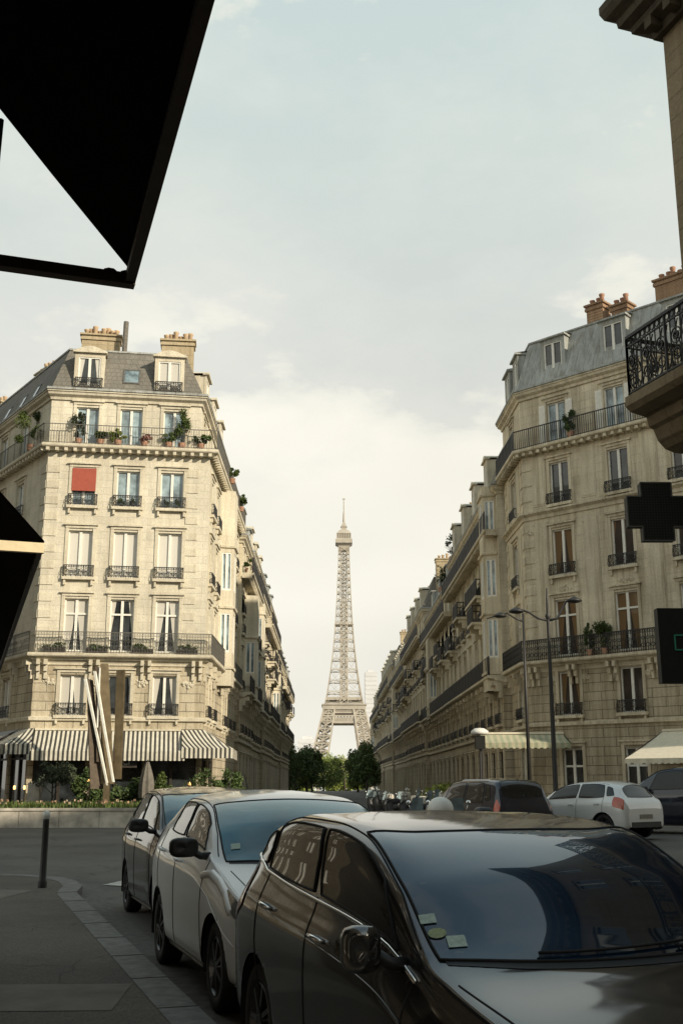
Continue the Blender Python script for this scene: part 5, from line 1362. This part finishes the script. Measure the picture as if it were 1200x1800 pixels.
def dress(c, kx, hx, glass, sglass, hatchtype='hatch', bcol=None, chrome=False, trim='plastic', mirrorm=None, pillars=None, roofz=None, tail='tail', mz=None, quarter=True, mk=(1, 1)):
    """doors, glass, lamps, mirrors for a car; kx scales x of the standard 4.0 m layout"""
    X_ = lambda x: x*kx
    g = {}
    ws, gg = c.screen('windscreen', glass, X_(1.0), X_(1.13), X_(1.94), X_(2.0), 6.10, k=.07); c.outline(gg, .007, 'rubber', 'windscreen_seal', ws); g['ws'] = ws
    m = MB()
    rw, gg = c.screen('rear_window', sglass, X_(3.87), X_(3.85), X_(3.62), X_(3.66), 6.25, k=.3); c.outline(gg, .007, 'rubber', 'rear_window_seal', rw)
    p0, p1, p2, p3 = pillars or (1.36, 2.36, 2.44, 3.30)
    for sd in (1, -1):
        for (a, b, t0, t1) in ((p0, p1, p0+.22, p1+.02), (p2, p3, p2+.0, p3-.10)):
            o, gg = c.patch('side_window', sglass, [(X_(a), 4.22), (X_(b), 4.22), (X_(t1), 5.82), (X_(t0), 5.82)], .16, .005, sd=sd); c.outline(gg, .008, 'rubber', 'window_seal', o)
        if quarter: o, gg = c.patch('quarter_window', sglass, [(X_(p3+.06), 4.35), (X_(p3+.30), 4.5), (X_(p3+.16), 5.65), (X_(p3-.02), 5.75)], .4, .005, sd=sd); c.outline(gg, .006, 'rubber', 'window_seal', o)
        # door shut lines
        for (xa, xb) in ((1.22, 1.18), (2.40, 2.38), (3.28, 3.12)):
            c.line([(X_(xa), 4.15), (X_(xa), 2.5), (X_(xb), .9)], .0045, 'rubber', 'door_seam', sd, eps=.0005)
        c.line([(X_(1.18), .75), (X_(3.1), .75)], .0045, 'rubber', 'door_seam', sd, eps=.0005)
        c.line([(X_(1.22), 5.86), (X_(1.45), 6.0), (X_(2.0), 6.06), (X_(3.3), 6.04)], .005, 'rubber', 'roof_seam', sd, eps=.001)
        c.line([(X_(.95), .2), (X_(3.0), .2)], .02, trim, 'sill_trim', sd, eps=.003)
        c.handle(X_(2.14), 3.2, sd, 'chrome' if chrome else c.paint); c.handle(X_(3.02), 3.25, sd, 'chrome' if chrome else c.paint)
        c.mirror(X_(1.32), sd, mirrorm or c.paint, mz or (c.f[2](X_(1.3))+.09), None, *mk)
        o, gg = c.patch('headlight', 'headl', [(X_(.10), 2.9), (X_(.55), 3.35), (X_(.62), 3.95), (X_(.12), 3.75)], .4, .006, sd=sd)
        o, gg = c.patch('tail_light', tail, [(X_(3.60), 2.9), (X_(3.94), 2.7), (X_(3.90), 4.3), (X_(3.58), 4.3)] if hatchtype == 'hatch' else [(X_(3.78), 3.0), (X_(3.96), 3.0), (X_(3.93), 5.2), (X_(3.80), 5.2)], .4, .008, sd=sd)
        if chrome: c.line([(X_(1.2), 4.06), (X_(2.4), 4.08), (X_(3.32), 4.12), (X_(3.52), 4.5), (X_(3.60), 4.9)], .012, 'chrome', 'belt_trim', sd, eps=.006)
        c.line([(X_(.3), 2.2), (X_(1.0), 2.9), (X_(2.2), 3.05), (X_(3.4), 3.2), (X_(3.7), 3.3)], .0035, c.paint, 'body_crease', sd, eps=.001)
        # wiper
    cw, _ = c.screen('cowl', 'plastic', X_(.955), X_(1.09), X_(1.01), X_(1.14), 6.2, .003, 0)
    for (ya, yb_) in ((.30, -.38), (-.25, -.62)):
        a = c.S(X_(1.0), 8, 1); m = MB(); pts = []
        for t in range(9):
            yy = ya+(yb_-ya)*t/8; v = 8-abs(yy)/.66*1.6; xx = X_(1.02+.03*t/8+.11*(yy/.66)**2); pts.append(c.S(xx, v, 1 if yy > 0 else -1)+V((-.005, 0, .022)))
        m.tube(pts, .007, 6); m.build('wiper', 'rubber', c.root, True)
    # front and rear faces
    z0 = c.st[0][2]; m = MB(); m.box((-.012, -.44, z0+.02), (.02, .44, z0+.19)); m.build('grille', 'plastic', c.root)
    m = MB(); m.box((c.L-.02, -.26, .52), (c.L+.014, .26, .63)); m.build('number_plate', 'concrete', c.root)
    m = MB(); m.box((c.L-.09, -.6, .30), (c.L+.012, .6, .44)); m.build('rear_bumper', 'plastic', c.root)
    # bonnet shut line
    for sd in (1, -1): c.line([(X_(.18), 6.6), (X_(.5), 6.15), (X_(.95), 6.0)], .0045, 'rubber', 'bonnet_seam', sd, eps=.0005)
    m = MB(); p = c.S(X_(3.45), 8, 1) if hatchtype == 'hatch' else c.S(X_(3.6), 8, 1)
    m.tube([p, p+V((.06, 0, .03)), p+V((.25, 0, .22))], [.012, .006, .003], 6); m.build('aerial', 'rubber', c.root)
    return g
def badge_sticker(c, x, yy, w, h, mat, rot=0, round_=False, name='sticker', xw=None):
    """small paper sticker lying on the windscreen"""
    v = 8-abs(yy)/.66*1.75; sd = 1 if yy > 0 else -1
    p = c.S(x, v, sd); n = c.nrm(x, v, sd); up = (c.S(x+.05, v, sd)-p).normalized(); side = up.cross(n).normalized()
    up, side = up*cos(rot)+side*sin(rot), side*cos(rot)-up*sin(rot)
    m = MB(); p = p+n*.012
    if round_: m.face([p+side*w/2*cos(2*pi*k/20)+up*h/2*sin(2*pi*k/20) for k in range(20)])
    else: m.face([p-side*w/2-up*h/2, p+side*w/2-up*h/2, p+side*w/2+up*h/2, p-side*w/2+up*h/2])
    return m.build(name, mat, c.root)
RD_ = (-.3090, .9511)
bc = Car('parked_car', 'black hatchback parked nearest, chrome window line and stickers on its windscreen', mod(HATCH, 4.45, 1.56, .985, 0, .62, -.10, .90, 1.015, .13), 'paint_black', 'glass_dark', (.87, 3.64), .33, group='cars parked along the kerb')
dress(bc, 4.45/4, 0, 'glass_screen', 'glass_dark', chrome=True, mk=(.72, 1.25))
badge_sticker(bc, 1.46, .66, .075, .055, 'sticker', .1); badge_sticker(bc, 1.385, .64, .085, .06, 'stickerY', .1, True); badge_sticker(bc, 1.32, .56, .085, .07, 'sticker', .15)
bc.place((1.68, 4.17), (-.334, .9426))
jk = mod(HATCH, 4.13, 1.665, .985, .03, .34, .05, .95, .985, .04)
wc = Car('parked_car', 'pearl white compact crossover with black door mirrors, parked behind the black hatchback', jk, 'paint_white', 'glass_teal', (.83, 3.36), .34, group='cars parked along the kerb')
dress(wc, 4.13/4.0, 0, 'glass_teal', 'glass_dark', mirrorm='plastic', pillars=(1.42, 2.32, 2.40, 3.05), quarter=False)
for sd in (1, -1):
    wc.line([(.42, 3.2), (.62, 3.62), (.85, 3.75), (1.1, 3.66), (1.3, 3.3)], .045, 'paint_white', 'fender_flare', sd, eps=-.022)
badge_sticker(wc, 1.30, .56, .08, .07, 'sticker', .1)
wc.place((.25, 8.74), RD_)
gcar = Car('parked_car', 'dark grey tall hatchback with blue-tinted windscreen, last in the kerbside row', mod(HATCH, 4.2, 1.68, .95, 0, .3, .05), 'paint_grey', 'glass_teal', (.85, 3.4), .33, group='cars parked along the kerb')
dress(gcar, 1.05, 0, 'glass_teal', 'glass_dark', mirrorm='plastic')
gcar.place((-.92, 13.25), RD_)
# cars on the right, seen from behind
d1 = (.5, -.866)
def place_rear(c, rear, rdir, z):
    d = V(rdir).normalized(); n = V(rear)-d*c.L; c.place((n.x, n.y), (d.x, d.y), z)
wh = Car('parked_car', 'silver white hatchback seen from behind with orange-red tail lights', mod(HATCH, 4.0, 1.47), 'paint_silver', 'glass_dark', (.80, 3.28), .315, group='cars standing on the right of the crossroads')
dress(wh, 1, 0, 'glass_dark', 'glass_dark'); place_rear(wh, (8.25, 29.5), (.60, -.80), .32)
dv = Car('parked_car', 'dark blue people carrier standing left of the silver white hatchback', mod(VAN, 4.3, 1.47), 'paint_blue', 'glass_dark', (.85, 3.55), .33, group='cars standing on the right of the crossroads')
dress(dv, 1.075, 0, 'glass_dark', 'glass_dark', 'van'); place_rear(dv, (5.0, 28.6), (.40, -.92), .04)
sv = Car('parked_car', 'dark blue van partly cut off by the right edge of the photo', mod(VAN, 4.5, 1.49), 'paint_blue', 'glass_dark', (.85, 3.6), .34, group='cars standing on the right of the crossroads')
dress(sv, 1.12, 0, 'glass_dark', 'glass_dark', 'van'); place_rear(sv, (12.2, 31.8), (.80, -.60), .36)

# scooters
def scooter(loc, rot, label, bodym='plastic', boxm='whiteplastic'):
    r = empty('parked_scooter', loc, label, 'scooter', 'scooters parked along the right kerb'); r.rotation_euler = (0, 0, rot)
    def bl(mb, name, mat, par=r, sm=True):
        o = bpy.data.objects.new(name, mb.mesh(name, mat, sm)); COL.objects.link(o); o.parent = par; return o
    for wx in (-.62, .62):
        m = MB(); m.lathe([(.14, -.05), (.24, -.05), (.26, 0), (.24, .05), (.14, .05)], (wx, 0, .26), 20, Matrix.Rotation(pi/2, 3, 'X')); w = bl(m, 'wheel', 'rubber')
        m = MB(); m.lathe([(.001, .03), (.15, .03), (.15, -.03), (.001, -.03)], (wx, 0, .26), 16, Matrix.Rotation(pi/2, 3, 'X')); bl(m, 'rim', 'alloy', w)
    m = MB(); m.tube([(-.85, 0, .62), (-.6, 0, .66), (-.2, 0, .60), (.0, 0, .38), (.3, 0, .34), (.45, 0, .5), (.52, 0, .85), (.48, 0, 1.0)], [.06, .15, .17, .13, .12, .16, .15, .07], 12); bl(m, 'body', bodym)
    m = MB(); m.tube([(-.8, 0, .80), (-.5, 0, .84), (-.1, 0, .80), (.02, 0, .74)], [.06, .12, .13, .05], 10); bl(m, 'seat', 'rubber')
    m = MB(); m.tube([(.40, -.33, 1.06), (.46, -.15, 1.03), (.48, 0, 1.0), (.46, .15, 1.03), (.40, .33, 1.06)], .018, 8); h = bl(m, 'handlebar', 'rubber')
    for sd in (-1, 1):
        m = MB(); m.tube([(.46, sd*.2, 1.04), (.46, sd*.26, 1.22)], .008, 6); m.lathe([(.001, -.01), (.06, -.01), (.06, .01), (.001, .01)], (.46, sd*.27, 1.26), 12, Matrix.Rotation(pi/2, 3, 'Y')); bl(m, 'mirror', 'chrome', h)
    m = MB(); m.grid([[(.60-.12*t, (s-.5)*.42*(1-.3*t)*1.0, .95+.42*t) for s in (0, .25, .5, .75, 1)] for t in (0, .33, .66, 1)]); bl(m, 'screen', 'paneB')
    m = MB(); g = []
    for i in range(9):
        a = -pi/2+pi*i/8; cy = lambda q: math.copysign(abs(q)**.6, q)
        g.append([(-.88+cy(cos(a))*cy(cos(2*pi*j/16))*.2, cy(cos(a))*cy(sin(2*pi*j/16))*.22, 1.02+cy(sin(a))*.17) for j in range(17)])
    m.grid(g); bl(m, 'top_box', boxm)
    m = MB(); m.lathe([(.001, -.05), (.06, -.03), (.075, .02)], (.66, 0, .88), 12, Matrix.Rotation(-pi/2, 3, 'Y')); bl(m, 'headlight', 'headl')
    return r
SP = [(3.05, 52.0), (3.5, 50.2), (3.8, 48.4), (4.15, 46.7), (4.4, 45.0), (3.0, 47.0), (2.5, 49), (4.55, 43.2), (2.3, 54.5), (3.4, 44.6)]
s0 = scooter((SP[0][0], SP[0][1], .0), 2.6, 'dark scooter with silver top box, farthest of the right kerb row', 'plastic', 'concrete')
names = ['second farthest scooter of the right kerb row', 'scooter near the middle of the right kerb row, third from the back', 'scooter in the middle of the right kerb row', 'fifth scooter of the right kerb row counted from the back', 'scooter standing on the road side of the row, middle one',
         'scooter standing on the road side of the row, rear one', 'scooter at the near end of the right kerb row', 'scooter at the far road-side end, beside the trees', 'scooter standing on the road side of the row, nearest one']
for i, (x, y_) in enumerate(SP[1:]):
    c = dup(s0); c.location = (x, y_, 0); c.rotation_euler = (0, 0, 2.6+((i*5) % 7-3)*.12); c['label'] = names[i]
    c.scale = (1, 1, 1+.05*((i*3) % 4))
# white covered scooter-like round object
s1 = scooter((2.35, 27.0, .02), 2.0, 'scooter carrying a big round white top case, standing left of the dark people carrier', 'plastic', 'plastic')
s1['group'] = 'scooters standing among the cars'
for ch in s1.children:
    if ch.name.startswith('top_box'): bpy.data.objects.remove(ch); break
m = MB(); g = []
for i in range(13):
    a = -pi/2+pi*i/12; g.append([(cos(a)*cos(2*pi*j/24)*.30, cos(a)*sin(2*pi*j/24)*.30, sin(a)*.27) for j in range(25)])
m.grid(g); o = bpy.data.objects.new('top_box', m.mesh('top_box', 'whiteplastic', True)); COL.objects.link(o); o.parent = s1; o.location = (-.6, 0, 1.14)
s2 = scooter((3.25, 26.8, .02), 1.9, 'small white faired scooter in front of the dark people carrier', 'whiteplastic', 'plastic'); s2['group'] = 'scooters standing among the cars'
tree('kerb_shrub', 'light green shrub behind the scooters at the right kerb', (5.9, 58.0, .1), 1.9, 1.2, 'leafM', 1.0, .8, 1200, .09, 77, None, .05, 'shrub')

# ------------------------------------------------------------------ camera, light, world
cam = bpy.data.cameras.new('camera'); co = bpy.data.objects.new('camera', cam); COL.objects.link(co); C.camera = co
cam.sensor_fit = 'VERTICAL'; cam.sensor_height = 36; cam.sensor_width = 24; cam.lens = 38.5; cam.clip_start = .05; cam.clip_end = 6000
co.location = (0, 0, 1.74); co.rotation_euler = (radians(90+13.9), 0, radians(-.63))
SUN_EL, SUN_AZ = 25, 130     # azimuth clockwise from +Y (north)
sv_ = V((sin(radians(SUN_AZ))*cos(radians(SUN_EL)), cos(radians(SUN_AZ))*cos(radians(SUN_EL)), sin(radians(SUN_EL))))
sl = bpy.data.lights.new('sun', 'SUN'); sl.energy = 5.0; sl.angle = radians(.8); sl.color = (1, .88, .70)
so = bpy.data.objects.new('sun', sl); COL.objects.link(so); so.rotation_euler = sv_.to_track_quat('Z', 'Y').to_euler(); so.location = (0, 0, 60)
w = bpy.data.worlds.new('World'); C.world = w; w.use_nodes = True; nt = w.node_tree; nt.nodes.clear()
out = nt.nodes.new('ShaderNodeOutputWorld'); bg = nt.nodes.new('ShaderNodeBackground'); nt.links.new(bg.outputs[0], out.inputs[0]); bg.inputs[1].default_value = .118
sky = nt.nodes.new('ShaderNodeTexSky'); sky.sky_type = 'NISHITA'; sky.sun_disc = False; sky.sun_elevation = radians(SUN_EL); sky.sun_rotation = radians(SUN_AZ); sky.dust_density = 3; sky.air_density = 1.2
tc = nt.nodes.new('ShaderNodeTexCoord'); sp = nt.nodes.new('ShaderNodeSeparateXYZ'); nt.links.new(tc.outputs['Generated'], sp.inputs[0])
# base: sky texture blended with thin high cloud veil
veil = ramp(nt, sp.outputs[2], [(0, (7.5, 7.2, 6.3)), (.25, (6.8, 6.65, 5.95)), (.40, (6.2, 6.45, 6.0)), (.52, (5.9, 6.55, 6.15)), (.66, (5.5, 6.5, 6.3)), (1, (1.7, 2.9, 3.9))])
base = mixc(nt, .88, sky.outputs[0], veil.outputs[0])
mp = nt.nodes.new('ShaderNodeMapping'); mp.inputs['Scale'].default_value = (1, 1, 2.1); nt.links.new(tc.outputs['Generated'], mp.inputs[0])
n1 = noise(nt, mp.outputs[0], 4.4, 10, .58); n2 = noise(nt, mp.outputs[0], 2.0, 3, .5)
# cumulus bank: noise plus elevation falloff
mr = nt.nodes.new('ShaderNodeMapRange'); mr.inputs['From Min'].default_value = .16; mr.inputs['From Max'].default_value = .50; mr.inputs['To Min'].default_value = .20; mr.inputs['To Max'].default_value = -.19
nt.links.new(sp.outputs[2], mr.inputs[0])
ad = N(nt, 'ShaderNodeMath', operation='ADD'); nt.links.new(n1, ad.inputs[0]); nt.links.new(mr.outputs[0], ad.inputs[1])
mask = ramp(nt, ad.outputs[0], [(.45, (0, 0, 0)), (.51, (.65, .65, .65)), (.62, (1, 1, 1))])
ccol = ramp(nt, n2, [(.36, (6.9, 6.7, 6.0)), (.5, (7.9, 7.7, 6.75)), (.62, (8.6, 8.4, 7.4))])
c = mixc(nt, mask.outputs[0], base, ccol.outputs[0])
wsp = ramp(nt, noise(nt, mp.outputs[0], 1.6, 7, .62), [(.45, (0, 0, 0)), (.75, (.55, .55, .55))])
c = mixc(nt, wsp.outputs[0], c, (8.2, 8.0, 7.2))
nt.links.new(c, bg.inputs[0])
C.view_settings.view_transform = 'Standard'; C.view_settings.look = 'None'; C.view_settings.exposure = 0; C.view_settings.gamma = 1
C.render.resolution_x = 682; C.render.resolution_y = 1024
